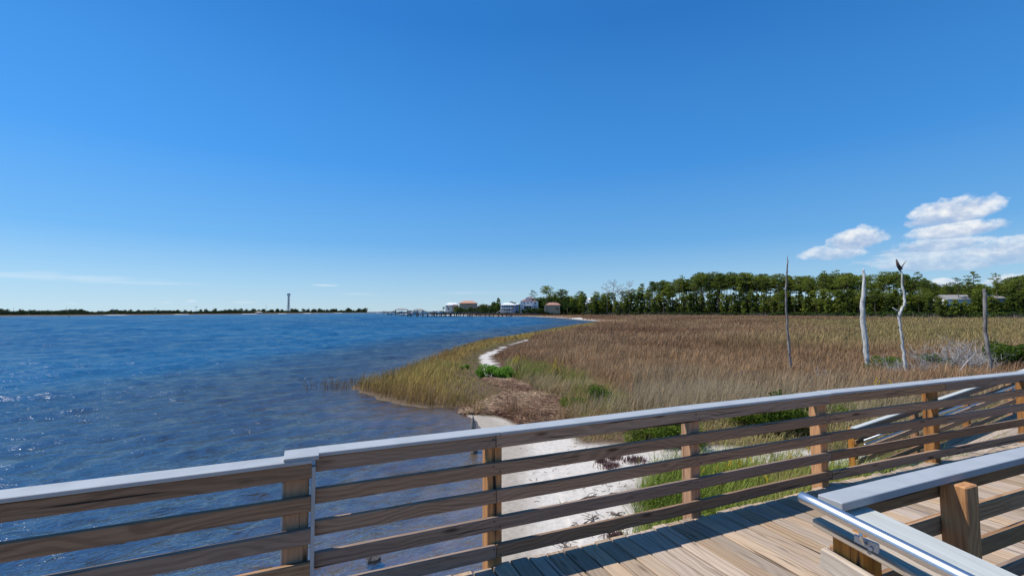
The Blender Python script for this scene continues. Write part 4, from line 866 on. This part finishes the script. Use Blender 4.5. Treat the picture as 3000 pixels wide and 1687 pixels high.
# poles on the far shore
for i, (x, yt) in enumerate(((41, 901), (196, 900), (333, 902), (455, 904), (540, 904), (575, 899), (780, 894))):
    D = 680; X = azx(x, D); z = gz(X, D); top = (hor(x) - yt) * D / F + CAM_Z; mb = MB().tube([(0, 0, 0), (0, 0, top - z)], .16, 5)
    if i in (3, 5): mb.box((0, 0, top - z), (4, .3, .5))
    o = mb.build('utility_pole', M['tower'], None, (X, D, z)); tag(o, 'thin pole rising above the far shore trees', 'pole', 'poles on the far shore')
# observation tower
D = 1650; X = azx(845.5, D); z = 1; k = D / F; Ht = (hor(845) - 860) * k + CAM_Z - z
tw = thing('lattice_tower', 'tall narrow lattice tower with white head standing on the far shore', 'tower', (X, D, z))
mb = MB()
for sx_ in (-1, 1):
    for sy_ in (-1, 1): mb.tube([(sx_ * 4.3, sy_ * 4.3, 0), (sx_ * 2.6, sy_ * 2.6, Ht * .5), (sx_ * 2.3, sy_ * 2.3, Ht - 8)], .5, 5)
mb.tube([(0, 0, 0), (0, 0, Ht - 8)], .9, 8); mb.build('legs', M['tower'], tw)
mb = MB()
for i in range(9):
    z0, z1 = (Ht - 8) * i / 9, (Ht - 8) * (i + 1) / 9; w0 = 4.3 - 2 * min(1, i / 5) ; w1 = 4.3 - 2 * min(1, (i + 1) / 5)
    for a_ in range(4):
        c0 = Vector((math.cos(a_ * math.pi / 2 + .785), math.sin(a_ * math.pi / 2 + .785), 0)) * 1.41; c1 = Vector((math.cos(a_ * math.pi / 2 + 2.356), math.sin(a_ * math.pi / 2 + 2.356), 0)) * 1.41
        mb.tube([c0 * w0 + Vector((0, 0, z0)), c1 * w1 + Vector((0, 0, z1))], .35, 4, False)
mb.build('bracing', M['tower'], tw); MB().box((0, 0, Ht - 5), (8.5, 8.5, 6)).build('head', M['white'], tw); MB().box((0, 0, Ht - .9), (7, 7, 1.6)).build('roof', M['tower'], tw); MB().box((0, 0, Ht - 1.9), (9.5, 9.5, .4)).build('gallery', M['tower'], tw)
for sx_ in (-1, 1): MB().tube([(sx_ * 9, 0, 0), (sx_ * 3, 0, Ht * .35)], .18, 4).build('guy_wire', M['tower'], tw)

# ------------------------------------------------------------------ houses
def house(x0, x1, ybase, ywall, D, depth, label, wallmat, roofs, wins=(), rz=0, extra=None, name='house', cat='house'):
    """front wall between photograph columns x0..x1 at depth D; heights from rows"""
    k = D / F; xc = (x0 + x1) / 2; X = azx(xc, D); wdt = (x1 - x0) * k; z0 = (hor(xc) - ybase) * k + CAM_Z - 1.0; zw = (hor(xc) - ywall) * k + CAM_Z - z0
    h = thing(name, label, cat, (X, D, z0), rz); Z = lambda y: (hor(xc) - y) * k + CAM_Z - z0; XX = lambda x: (x - xc) * k
    MB().box((0, depth / 2, zw / 2), (wdt, depth, zw)).build('wall', wallmat, h)
    for kind, a, b, ye, yr, mat, dy in roofs:
        mb = MB(); getattr(mb, kind)(XX(a), XX(b), dy, dy + depth * .9, Z(ye), Z(yr)); mb.build('roof', mat, h)
    for (a, b, yt, yb) in wins:
        w_ = MB().box((XX((a + b) / 2), -.06, (Z(yt) + Z(yb)) / 2), ((b - a) * k, .16, Z(yt) - Z(yb))).build('window', M['white'], h)
        MB().box((XX((a + b) / 2), -.16, (Z(yt) + Z(yb)) / 2), ((b - a) * k * .8, .06, (Z(yt) - Z(yb)) * .85)).build('pane', M['winglass'], w_)
    if extra: extra(h, XX, Z, k)
    return h
def villa_x(h, XX, Z, k):
    MB().box((XX(1549), 4, (Z(872) + Z(882)) / 2), ((1558 - 1540) * k, 5, Z(872) - Z(882))).build('upper_storey', M['white'], h)
    mb = MB(); mb.hip(XX(1540), XX(1562), 1.5, 7, Z(876), Z(869.5), .4, .3); mb.build('roof', M['redroof'], h)
    MB().box((XX(1548), -1.3, Z(897)), (14 * k * 1.6, 2.6, .25)).build('balcony', M['concrete'], h)
    for x in (1535, 1541, 1549, 1556, 1562): MB().tube([(XX(x), -2.3, 0), (XX(x), -2.3, Z(884))], .14, 6).build('column', M['white'], h)
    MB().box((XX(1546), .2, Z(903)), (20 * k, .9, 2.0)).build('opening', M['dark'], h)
house(1523.5, 1576, 914, 882.5, 335, 11, 'three-storey white villa with red tiled roof and arched balconies', M['white'], [('hip', 1527, 1571, 882.3, 876, M['redroof'], 0.2)],
      [(1533, 1537.5, 884.5, 892), (1545, 1549.5, 884.5, 892), (1556, 1559, 884, 889), (1565, 1570, 886, 892), (1526, 1529, 885, 889), (1533, 1537, 896, 903), (1544, 1549, 896, 903), (1564, 1569, 896, 901), (1572, 1574, 896, 901)], R(-4), villa_x)
def porch_x(h, XX, Z, k):
    MB().box((XX(1485), -1.3, Z(903.5)), ((1497 - 1466) * k, 3.0, .7)).build('porch_roof', M['white'], h)
    MB().box((XX(1484), -1.2, Z(912.4)), ((1497 - 1467) * k, 2.8, .3)).build('porch_floor', M['white'], h)
    for x in (1467.5, 1474, 1481, 1488, 1495): MB().box((XX(x), -2.5, Z(906.5)), (.22, .22, Z(894) - Z(918))).build('column', M['white'], h)
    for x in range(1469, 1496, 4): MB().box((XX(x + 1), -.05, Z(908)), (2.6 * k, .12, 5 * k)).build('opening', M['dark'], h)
    MB().box((XX(1482), -2.55, Z(901)), ((1496 - 1467) * k, .08, .12)).build('railing', M['white'], h)
    m4 = Matrix.Rotation(R(-28), 4, 'Y'); MB().box((0, 0, 0), (3.6, 1.5, .3), M4=Matrix.Translation((XX(1461), -1, Z(913))) @ m4).build('stairs', M['white'], h)
house(1467.5, 1509, 915, 894, 318, 9, 'two-storey blue-gray porch house with white metal roof near the beach', M['bluegray'], [('hip', 1467.5, 1509.5, 894, 887.5, M['metalroof'], -2.2)],
      [(1471, 1475, 896, 900.5), (1478, 1482, 896, 901), (1485, 1489, 896, 901), (1491, 1494, 896, 901), (1500, 1506, 897, 901), (1500, 1505, 905, 908)], R(3), porch_x)
house(1508, 1520, 915, 892, 330, 7, 'small white-roofed annex behind the porch house', M['bluegray'], [('hip', 1507, 1521, 892.3, 888, M['metalroof'], 0)], [(1511, 1514, 895, 899)])
def tan_x(h, XX, Z, k): MB().box((XX(1597), .6, Z(904)), (5 * k, 3, 20 * k * .9)).build('side_wing', M['tan'], h)
house(1600, 1640, 916, 893.5, 322, 10, 'plain tan stucco house with brown hipped tile roof, right of the villa', M['tan'], [('hip', 1599.5, 1640.5, 893.6, 885.7, M['brownroof'], 0)], [(1610, 1613, 899, 903), (1626, 1629, 899, 903)], R(-6), tan_x)
def peach_x(h, XX, Z, k):
    MB().box((XX(1390), -.6, Z(897)), ((1398 - 1382) * k, 3, (Z(888) - Z(905)))).build('side_wing', M['peach'], h)
    mb = MB(); mb.hip(XX(1370), XX(1396), 6, 14, Z(887.5), Z(882), .5, .3); mb.build('roof', M['metalroof'], h)
house(1346, 1382, 916, 888.5, 405, 13, 'beige and peach three-storey house with terracotta hipped roof', M['beige'], [('hip', 1344.5, 1397.5, 888.7, 881, M['terracotta'], -.8)], [(1369, 1374.5, 890, 894), (1361, 1363, 898, 900), (1365, 1367, 898, 900)], R(2), peach_x)
def wh_x(h, XX, Z, k):
    MB().box((XX(1334.5), -.5, Z(902)), ((1343 - 1327) * k, 3, (Z(892) - Z(912)))).build('side_wing', M['peach'], h)
    for x in (1309, 1317, 1325): MB().box((XX(x), -2, Z(904)), (.3, .3, Z(894) - Z(914))).build('column', M['white'], h)
    MB().box((XX(1317), -.05, Z(896.2)), (20 * k, .2, 1.6 * k)).build('opening', M['bluegray'], h)
house(1305, 1338, 917, 894, 410, 12, 'white house with white hipped roof and peach wing, leftmost of the shore houses', M['white'], [('hip', 1304.5, 1344, 894, 887, M['metalroof'], -2)], [(1324, 1327, 897, 903), (1309, 1312, 898, 901)], R(4), wh_x)
house(1401, 1428, 916, 899, 430, 10, 'cream-roofed low house half hidden behind shore shrubs', M['beige'], [('hip', 1400, 1429, 899, 893, plain('cream_roof', (.62, .53, .36)), 0)], [(1410, 1413, 902, 905)])
house(1430, 1446, 915, 896, 470, 10, 'pale gray-roofed house peeking over trees left of the porch house', M['white'], [('hip', 1428, 1452, 896.5, 891, M['grayroof'], 0)], [(1436, 1439, 899, 902)])
def hid_x(h, XX, Z, k):
    MB().box((XX(1748), 1, Z(876)), (34 * k, 7, 1.8)).build('upper_storey', M['white'], h); MB().box((XX(1726), -1, Z(889)), (22 * k, 5, 1.0)).build('balcony', M['white'], h)
house(1716, 1764, 918, 880, 326, 9, 'white multi-storey house showing through the pines', M['white'], [('hip', 1722, 1766, 879, 872, M['metalroof'], .3)], [(1722, 1727, 894, 902), (1733, 1738, 884, 890), (1745, 1750, 884, 890), (1753, 1758, 894, 900)], 0, hid_x)
house(1806, 1816, 916, 896, 318, 6, 'small white wall of a cottage glimpsed between trunks', M['white'], [('hip', 1804, 1818, 896, 892, M['grayroof'], 0)], [(1810, 1813, 900, 904)])
house(2776, 2844, 892, 877, 170, 9, 'white cottage with gray shingled gable roof in the trees at right', M['white'], [('gable', 2782, 2850, 877, 863, M['grayroof'], 0)], [(2770, 2778, 880, 888), (2796, 2806, 880, 888)], R(-8), None)
house(2908, 2956, 893, 874, 168, 8, 'white cottage with gray roof behind trees at the far right', M['white'], [('gable', 2903, 2958, 874, 864, M['grayroof'], 0)], [(2920, 2926, 877, 885), (2940, 2946, 877, 885)], R(5), None)
# far houses across the bay
for x0, x1, yb, yr, D, rm, lb in ((580, 588, 918, 914, 850, 'beige', 'low cream-walled building on the far shore'), (608, 640, 918, 913, 850, 'metalroof', 'long white-roofed building on the far shore'), (648, 662, 918, 913.5, 860, 'metalroof', 'pale low building right of the long white one on the far shore'),
                                (674, 680, 918, 912, 860, 'beige', 'tiny cream building on the far shore'), (690, 708, 918, 911.5, 870, 'metalroof', 'bright white two-part building on the far shore'), (716, 730, 918, 911.5, 880, 'brownroof', 'white building with brown roof on the far shore'), (748, 762, 917, 913, 880, 'beige', 'yellowish low building at the end of the near far-shore beach'), (424, 432, 919, 914, 780, 'metalroof', 'white hut on the far shore at left'), (436, 452, 919, 914, 780, 'metalroof', 'low white-roofed shed on the far shore at left')):
    house(x0, x1, yb + 1, (yb + yr) / 2, D, 10, lb, M['white'], [('hip', x0, x1, (yb + yr) / 2, yr, M[rm], 0)], [(x0 + 2, x0 + 4, (yb + yr) / 2 + .4, yb - 1)])
# distant skyline buildings beyond the piers
for i, (x0, x1, y0) in enumerate(((1106, 1112, 911), (1118, 1126, 911.5), (1132, 1138, 911), (1150, 1158, 909.5), (1168, 1176, 910), (1192, 1204, 909.5), (1214, 1222, 909), (1236, 1246, 910), (1268, 1281, 908.5), (1286, 1297, 909.5))):
    house(x0, x1, 916, y0 + 2, 1500 if i < 6 else 1100, 14, ['far pale building on the horizon behind the piers', 'far low white building on the horizon behind the piers'][i > 5], M['white'], [('hip', x0, x1, y0 + 2, y0, M['grayroof' if i % 2 else 'metalroof'], 0)], [(x0 + 1, x0 + 3, y0 + 2.5, y0 + 3.5)])['group'] = 'buildings on the horizon behind the piers'
# wooden shore fence / bulkhead right of the piers
p0 = at(1480, 920, 1.5); 
fn = thing('bulkhead', 'dark timber bulkhead with posts along the bank in front of the porch house', 'fence', (azx(1530, 312), 312, .9))
for i in range(18): MB().box(((i - 9) * 1.35, 0, .6), (.16, .16, 1.6)).build('post', M['dock'], fn)
for zz in (.9, .45): MB().box((0, .1, zz), (24.5, .07, .3)).build('board', M['dock'], fn)

# ------------------------------------------------------------------ piers and boats
def pier(xa, Da, xb, Db, zd, label, npile, wdt=1.6, rail=True, extra=None, group=None):
    A_ = Vector((azx(xa, Da), Da, 0)); B_ = Vector((azx(xb, Db), Db, 0)); d = B_ - A_; L = d.length; rz = math.atan2(d.y, d.x)
    t_ = thing('pier', label, 'pier', A_, rz, group); MB().box((L / 2, 0, zd), (L, wdt, .25)).build('deck', M['dock'], t_)
    MB().box((L / 2, wdt * .4, zd - .25), (L, .15, .25)).build('beam', M['dock'], t_); pmesh = None
    for i in range(npile):
        x = L * (i + .5) / npile
        for y in (-wdt * .55, wdt * .55):
            top = zd + (.9 if i % 2 == 0 else .1)
            q = MB().tube([(x, y, -1), (x + random.uniform(-.05, .05), y, top)], .23, 7).build('pile', M['dock'], t_)
    if rail:
        for y in (-wdt * .5, wdt * .5):
            MB().box((L / 2, y, zd + .95), (L, .08, .12)).build('rail', M['dock'], t_)
    if extra: extra(t_, L)
    return t_
def lift(t_, x, y, zd, w_=4.5, l_=7, h=3.2, roof=False):
    for i in (-1, 1):
        for j in (-1, 1): MB().tube([(x + i * l_ / 2, y + j * w_ / 2, -1), (x + i * l_ / 2, y + j * w_ / 2, zd + h)], .17, 7).build('lift_post', M['dock'], t_)
        MB().box((x + i * l_ / 2, y, zd + h * .82), (.25, w_ + .6, .3)).build('lift_beam', M['dock'], t_)
    for j in (-1, 1): MB().box((x, y + j * w_ / 2, zd + h * .9), (l_ + .8, .2, .25)).build('lift_beam', M['dock'], t_)
    if roof: mb = MB(); mb.hip(x - l_ / 2, x + l_ / 2, y - w_ / 2, y + w_ / 2, zd + h, zd + h + 1, .5, .5); mb.build('roof', M['grayroof'], t_)
ZD = 2.2
p1_ = pier(1515, 305, 1232, 292, ZD, 'longest dark timber pier crossing in front of the shore houses', 22, 1.7, extra=lambda t_, L: (lift(t_, L + 2.5, 0, ZD - .4, 5, 8, 2.4), lift(t_, L - 12, -3, ZD - .6, 4, 6, 1.8), lift(t_, L - 34, 3, ZD - .6, 4, 6, 1.6)))
p2_ = pier(1345, 305, 1196, 300, ZD - .4, 'lower timber pier with platform and hoist posts ending left of the longest pier', 9, 2.2, False, lambda t_, L: (lift(t_, L - 3, 0, ZD - 1.0, 4, 6.5, 3.0), MB().box((L + 1, 0, 1.3), (7, 5, .25)).build('platform', M['dock'], t_)))
p3_ = pier(1330, 400, 1163, 390, ZD, 'farther pier with gray-roofed boat house', 12, 2.0, True, lambda t_, L: (lift(t_, L - 4, 0, ZD, 6, 10, 3.0, True), lift(t_, L - 18, -3, ZD, 5, 8, 2.6, True)))
p4_ = pier(1300, 480, 1134, 420, ZD - .4, 'farthest low pier at the left end of the pier row', 10, 2.4, True, lambda t_, L: lift(t_, L - 3, 0, ZD - .6, 5, 9, 2.2))
p5_ = pier(1400, 345, 1258, 340, ZD + .2, 'short railed pier just behind the longest one', 10, 1.6, True)
def boat(x, D, z, L, label, canvas=True, rz=0):
    b = thing('motor_boat', label, 'boat', (azx(x, D), D, z), rz); bm = bmesh.new(); secs = []
    for i, (fx, fw, fz) in enumerate(((0, .85, 0), (.25, 1, 0), (.55, 1, 0), (.8, .7, .12), (1, .06, .35))):
        X = (fx - .5) * L; w_ = fw * L * .17; secs.append([bm.verts.new(p) for p in ((X, -w_, .9 + fz), (X, -w_ * .75, .25 + fz * .6), (X, 0, 0 + fz), (X, w_ * .75, .25 + fz * .6), (X, w_, .9 + fz))])
    for a_, b_ in zip(secs, secs[1:]):
        for k in range(4): bm.faces.new((a_[k], a_[k + 1], b_[k + 1], b_[k]))
        bm.faces.new((a_[4], a_[0], b_[0], b_[4]))
    bm.faces.new(secs[0]); me = bpy.data.meshes.new('hull'); bm.to_mesh(me); bm.free(); link('hull', me, M['hull'], b)
    MB().box((0, 0, 1.25), (L * .22, L * .16, .7), bevel=.08).build('console', M['hull'], b)
    if canvas:
        MB().box((0, 0, 2.5), (L * .36, L * .26, .1)).build('canopy', M['canvas'], b)
        for sx_ in (-1, 1):
            for sy_ in (-1, 1): MB().tube([(sx_ * L * .15, sy_ * L * .11, .9), (sx_ * L * .15, sy_ * L * .11, 2.5)], .05, 5).build('canopy_post', M['galv'], b)
    MB().box((-L * .53, 0, .7), (.4, .4, 1.1), bevel=.05).build('outboard_motor', M['dark'], b); return b
boat(1243, 291.5, 1.6, 7, 'white motor boat with dark canopy lifted at the end of the longest pier', True, R(-170)); boat(1205, 300, 1.3, 6, 'white open boat on the hoist at the end of the lower pier', False, R(-175))
boat(1176, 391, 1.8, 8, 'white boat under the gray-roofed boat house', True, R(180)); boat(1140, 421, 1.0, 7, 'white boat at the farthest pier', True, R(175)); boat(1285, 340, 2.0, 7, 'small white boat on a lift behind the piers', False, R(170))
gs = thing('water_slide', 'green slide and ladder frame on the pier in front of the white house', 'slide', (azx(1330, 296), 296, 1.6))
MB().box((0, 0, .1), (7.5, 3, .3)).build('platform', M['dock'], gs); MB().box((0, 0, 1.0), (3.5, .9, .22), M4=Matrix.Rotation(R(25), 4, 'Y')).build('chute', M['green'], gs)
for x in (-3.4, -1.6, 1.4, 3.4): MB().tube([(x, -1, -2.6), (x, -1, 1.5 + .3 * (x > 0))], .12, 6).build('post', M['green'] if abs(x) < 2 else M['dock'], gs)
# buoy far out
p = at(202, 929, 0); o = MB().tube([(0, 0, -.2), (0, 0, .5), (0, 0, 1.2), (0, 0, 1.5)], [.5, .5, .25, .12], 8).build('buoy', M['dark'], None, p); tag(o, 'small dark buoy floating far out near the left shore', 'buoy')

# ------------------------------------------------------------------ snags, stumps, piles, driftwood
def snag(pts, rad, D, label, mat, cat='dead tree', extra=None, n=10):
    base = atd(*pts[-1], D); z = gz(base.x, base.y); base.z = z - .15
    t_ = thing('dead_tree', label, cat, base); P3 = [atd(x, y, D) - base for x, y in pts]; P3[-1] = Vector((P3[-1].x, 0, -.1))
    if len(P3) > 3:
        dens_ = []; rr_ = []
        for i in range(len(P3) - 1):
            for s_ in range(3): f = s_ / 3; dens_.append(P3[i].lerp(P3[i + 1], f) + Vector((random.uniform(-.012, .012), random.uniform(-.03, .03), 0))); rr_.append((rad[i] * (1 - f) + rad[i + 1] * f) * random.uniform(.97, 1.03) * .70)
        dens_.append(P3[-1]); rr_.append(rad[-1] * .7)
    else: dens_, rr_ = P3, rad
    MB().tube(dens_, rr_, n, jit=.05).build('trunk', mat, t_, smooth=True)
    for (q0, q1, r_, m_) in (extra or []):
        ps = [atd(*q, D) - base for q in (q0, q1)]; mid = (ps[0] + ps[1]) / 2 + Vector((0, .05, -.02)); MB().tube([ps[0], mid, ps[1]], [r_, r_ * .8, r_ * .35], 6, jit=.15).build('branch', m_, t_, smooth=True)
    return t_
snag([(2305, 748), (2307, 765), (2305, 800), (2303, 850), (2304, 905), (2306, 960), (2311, 1010), (2314, 1060), (2318, 1110)], [.01, .035, .055, .062, .07, .075, .082, .088, .10], 22.6, 'slender dark dead trunk, tallest and leftmost of the four snags', M['snag_gray'], extra=[((2307, 772), (2311, 764), .02, M['snag_dark']), ((2304, 900), (2300, 893), .03, M['snag_dark']), ((2306, 800), (2310, 795), .02, M['snag_dark'])])
snag([(2529, 787), (2531, 800), (2530, 850), (2527, 900), (2529, 950), (2535, 1000), (2539, 1045), (2541, 1062), (2542, 1080), (2546, 1112)], [.03, .09, .12, .155, .165, .17, .165, .13, .07, .05], 24, 'thick bleached white dead trunk with narrow broken foot, second snag from left', M['snag_white'], n=12, extra=[((2533, 862), (2538, 856), .03, M['snag_white']), ((2527, 905), (2521, 900), .025, M['snag_gray']), ((2537, 1010), (2544, 1006), .03, M['snag_white']), ((2541, 1050), (2549, 1056), .06, M['snag_dark'])])
snag([(2638, 788), (2641, 800), (2644, 840), (2650, 875), (2648, 895), (2640, 908), (2635, 917), (2636, 940), (2638, 965), (2643, 1000), (2649, 1050), (2655, 1085), (2659, 1116)], [.06, .05, .065, .075, .085, .08, .10, .085, .08, .085, .09, .10, .12], 22, 'crooked forked pale dead trunk with dark beak-like broken top, third snag from left', M['snag_white'],
     extra=[((2640, 790), (2626, 760), .09, M['snag_dark']), ((2640, 786), (2655, 764), .035, M['snag_gray']), ((2636, 912), (2615, 901), .05, M['snag_white']), ((2642, 830), (2647, 828), .03, M['snag_gray']), ((2636, 938), (2631, 936), .05, M['snag_white']), ((2637, 958), (2632, 957), .05, M['snag_dark'])])
snag([(2884, 848), (2886, 860), (2884, 900), (2886, 960), (2892, 1010), (2899, 1060), (2901, 1105)], [.10, .11, .11, .11, .115, .13, .14], 23, 'gray weathered dead trunk, rightmost of the four snags, broken flat on top', M['snag_gray'], extra=[((2890, 922), (2898, 919), .05, M['snag_white'])])
snag([(2172, 1086), (2173, 1098), (2172, 1112)], [.03, .065, .07], 21.5, 'short broken dark stump standing in the marsh grass', M['snag_dark'], 'stump')
def pile(x, ytop, yw, rad, label, submerged=False):
    p = at(x, yw, 0); H = CAM_Z - (ytop - hor(x)) * p.y / F; t_ = thing('broken_pile', label, 'pile', p)
    MB().tube([(0, 0, -.8), (.01, 0, 0), (0, 0, H * .5), (.0, 0, H * .72), (-.01, 0, H * .88), (-.015, 0, H)], [rad * 1.15, rad * 1.1, rad, rad * .85, rad * .5, rad * .12], 10, jit=.16).build('shaft', M['old_wood'], t_, smooth=False)
    for i in range(7): a = i * .9; MB().tube([(math.cos(a) * rad * .8, math.sin(a) * rad * .8, H * .45), (math.cos(a) * rad * .45, math.sin(a) * rad * .45, H * random.uniform(.7, .97))], [.022, .006], 4).build('splinter', M['old_wood'], t_)
pile(1387, 1214, 1322, .085, 'weathered pointed old pile standing in the shallows beside the beach')
pile(1095, 1612, 1632, .09, 'rotten pile stub just breaking the surface below the railing')
def branch_mesh(seed, L):
    r_ = random.Random(seed); mb = MB(); pts = [Vector((0, 0, .02))]; a = 0
    for i in range(5): a += r_.uniform(-.5, .5); pts.append(pts[-1] + Vector((math.cos(a), math.sin(a), r_.uniform(-.05, .12))) * L / 5)
    mb.tube(pts, [.022, .02, .017, .014, .01, .004], 6, jit=.2)
    for k in range(7):
        i = r_.randint(1, 4); b = pts[i]; a2 = a + r_.uniform(-1.6, 1.6); l2 = L * r_.uniform(.15, .4); e = b + Vector((math.cos(a2), math.sin(a2), r_.uniform(-.1, .3))) * l2; e.z = max(.01, e.z); mb.tube([b, (b + e) / 2 + Vector((0, .02, .02)), e], [.01, .007, .003], 4, jit=.2)
        if k % 2: e2 = e + Vector((r_.uniform(-.1, .1), r_.uniform(-.1, .1), .03)); mb.tube([e, e2], [.005, .002], 3)
    return mb.mesh('branch', True)
for i, (x, y, L, rz, lb) in enumerate(((1670, 1538, .85, .55, 'forked dark driftwood branch, largest on the white sand'), (1635, 1452, .45, -.5, 'short driftwood stick left of the dried weed clump'), (1790, 1490, .5, -.6, 'small dark stick on the sand near the green grass'), (1700, 1445, .7, .9, 'thin curved twig on the sand above the forked branch'),
                                      (1740, 1535, .6, 1.9, 'crossing driftwood branch lying over the forked one'), (1780, 1560, .5, .3, 'gnarled driftwood root by the edge of the deck planks'), (1600, 1600, .6, .2, 'tangle of dark twigs close to the deck edge'), (1690, 1575, .5, 2.3, 'thin driftwood twig nearest the deck'), (1620, 1612, .4, 1.1, 'small twig lying on wet sand beside the tangle'))):
    p = at(x, y, GZ); z = gz(p.x, p.y); me = branch_mesh(i + 5, L); o = link('driftwood', me, M['drift'], None, (p.x, p.y, z + .01), (0, 0, rz)); tag(o, lb, 'driftwood', 'driftwood on the sand')
def clump_mesh(seed, rad, n):
    r_ = np.random.default_rng(seed); P = r_.normal(0, rad * .45, (n, 2)); V, Fq, T = blades(P, r_.uniform(.05, .13, n), np.full(n, .008), .5, np.ones((n, 3)) * np.array([.13, .075, .07]) * r_.uniform(.6, 1.6, (n, 1)), z=np.zeros(n)); return mesh_np('weed_clump', V, Fq, T)
for i, (x, y, rad, lb) in enumerate(((1790, 1363, .22, 'largest purple-brown dried weed clump on the white sand'), (1760, 1347, .12, 'small round dried weed clump left of the largest'), (1800, 1342, .18, 'dried weed clump just behind the largest'), (1860, 1352, .26, 'spread-out dried weed patch right of the largest clump'), (1670, 1458, .12, 'dark weed clump beside the driftwood stick'), (1600, 1608, .16, 'dark weed tangle near the deck edge'), (1800, 1555, .14, 'dark weed by the gnarled root'))):
    p = at(x, y, GZ); o = link('weed_clump', clump_mesh(i, rad, 260), M['weed'], None, (p.x, p.y, gz(p.x, p.y))); tag(o, lb, 'dried weed', 'dried weed clumps on the sand')
# near shrubs with fine leaves and dead brush
fine = [bush_proto(200 + i, M['shrub'], 5200, .028, .8, .95) for i in range(2)]; gfine = [bush_proto(210 + i, M['greenshrub'], 4200, .035, .7, .8) for i in range(2)]
def nb(name, pr, x, y, s, label, szz=1.0):
    p = at(x, y, GZ); t_ = thing(name, label, 'shrub', (p.x, p.y, gz(p.x, p.y) - .03), random.random() * 6); t_.scale = (s, s, s * szz); link('stem', pr[0], None, t_); link('foliage', pr[1], None, t_); return t_
for x, y, s, lb, sz_ in ((1428, 1108, .95, 'bright green shrub at the bend of the sand path, leftmost of three', 1), (1456, 1110, 1.25, 'bright green shrub at the bend of the sand path, middle and tallest', 1), (1488, 1112, 1.0, 'bright green shrub at the bend of the sand path, rightmost', .8), (1572, 1107, .75, 'small round green shrub at the marsh edge', 1), (1362, 1080, .45, 'tiny green bush in the golden grass of the point', 1)):
    nb('green_shrub', gfine[0 if s > 1 else 1], x, y, s, lb, sz_ * .75)
for x, y, s, lb, sz_ in ((1765, 1190, .95, 'dark green shrub in tan grass above the railing, right one', 1), (1685, 1198, .6, 'dark green shrub in tan grass above the railing, left one', 1), (1990, 1305, 1.0, 'yellow-green shrub seen through the railing left of the third post', .8), (1900, 1298, .9, 'dark shrub seen through the railing above the white sand', .8),
                         (2300, 1265, 1.3, 'large green shrub behind the railing left of the fourth post', .9), (2220, 1262, 1.1, 'green shrub behind the railing in the middle of the third bay', .8), (2470, 1240, .9, 'green shrub right of the fourth post', .8), (1985, 1500, .7, 'small leafy green shrub beside the second tall post base', .8), (2010, 1235, .5, 'low yellow-green plant under the straw plumes', .8),
                         (2600, 1095, 1.25, 'gray-green shrub at the foot of the forked snag', .8), (2745, 1085, 1.5, 'wide green shrub between forked snag and rightmost snag', .75), (2560, 1100, .9, 'olive shrub right of the white trunk', .7), (2950, 1085, 1.9, 'large dark green shrub right of the rightmost snag', .9), (2990, 1075, 1.6, 'dark green shrub at the right picture edge', .9)):
    nb('shrub', fine[0 if x % 2 else 1], x, y, s, lb, sz_)
def deadbush_mesh(seed, n=44, L=.8):
    r_ = random.Random(seed); mb = MB()
    for i in range(n):
        a = r_.uniform(0, 6.28); e1 = r_.uniform(.2, 1.3); d = Vector((math.cos(a) * math.cos(e1), math.sin(a) * math.cos(e1), math.sin(e1))); p = Vector((0, 0, 0)) + Vector((r_.uniform(-.3, .3), r_.uniform(-.3, .3), 0)); rad = .011; ln = L * r_.uniform(.6, 1.2)
        q = p + d * ln * .5; s_ = q + d * ln * .5 + Vector((r_.uniform(-.15, .15), r_.uniform(-.15, .15), r_.uniform(-.1, .1))); mb.tube([p, q, s_], [.007, .005, .002], 4)
        for j in range(6):
            b = p.lerp(s_, r_.uniform(.4, .95)); e = b + Vector((r_.uniform(-.25, .25), r_.uniform(-.25, .25), r_.uniform(-.05, .25))); mb.tube([b, e], [.004, .0015], 3)
    return mb.mesh('twigs')
dbm = [deadbush_mesh(i) for i in range(3)]
for m_ in dbm: m_.materials.append(M['twig'])
for i, (x, y, s, lb) in enumerate(((2425, 1130, 1.0, 'leafless gray brush heap left of the white trunk'), (2460, 1126, .8, 'small leafless brush just left of the white trunk'), (2590, 1105, 1.2, 'gray twiggy brush between white trunk and forked snag'), (2630, 1110, 1.1, 'gray twiggy brush at the foot of the forked snag'), (2690, 1100, 1.2, 'gray dead brush right of the forked snag'),
                                   (2765, 1090, 2.1, 'tall bare white-branched bush left of the rightmost snag'), (2800, 1092, 2.3, 'tallest bare branching bush beside the rightmost snag'), (2910, 1085, 1.9, 'bare spreading brush behind the rightmost snag'), (2860, 1095, 1.2, 'gray brush in front of the rightmost snag'), (2730, 1104, 1.0, 'low gray brush above the railing cap'), (1640, 1112, .5, 'small gray twigs at the marsh edge'))):
    p = at(x, y, GZ); o = link('dead_brush', dbm[i % 3], None, None, (p.x, p.y, gz(p.x, p.y) - .05), (0, 0, i * 1.3)); o.scale = (s,) * 3; tag(o, lb, 'dead brush')
for (a_, b_, lb) in (((2810, 1088), (2880, 1040), 'long pale fallen branch leaning toward the rightmost snag'), ((2405, 1110), (2410, 1075), 'thin pale stick standing in the gray grass'), ((2718, 937), (2738, 940), 'small dark driftlog far out in the marsh')):
    D = 22 if a_[1] > 1000 else 120; q0 = atd(*a_, D); q1 = atd(*b_, D); q1.y += .4; r0 = .03 if D < 100 else .12
    o = MB().tube([Vector((0, 0, 0)), (q1 - q0) * .5 + Vector((0, 0, .05)), q1 - q0], [r0, r0 * .8, r0 * .4], 6).build('fallen_branch', M['twig'], None, q0); tag(o, lb, 'branch')
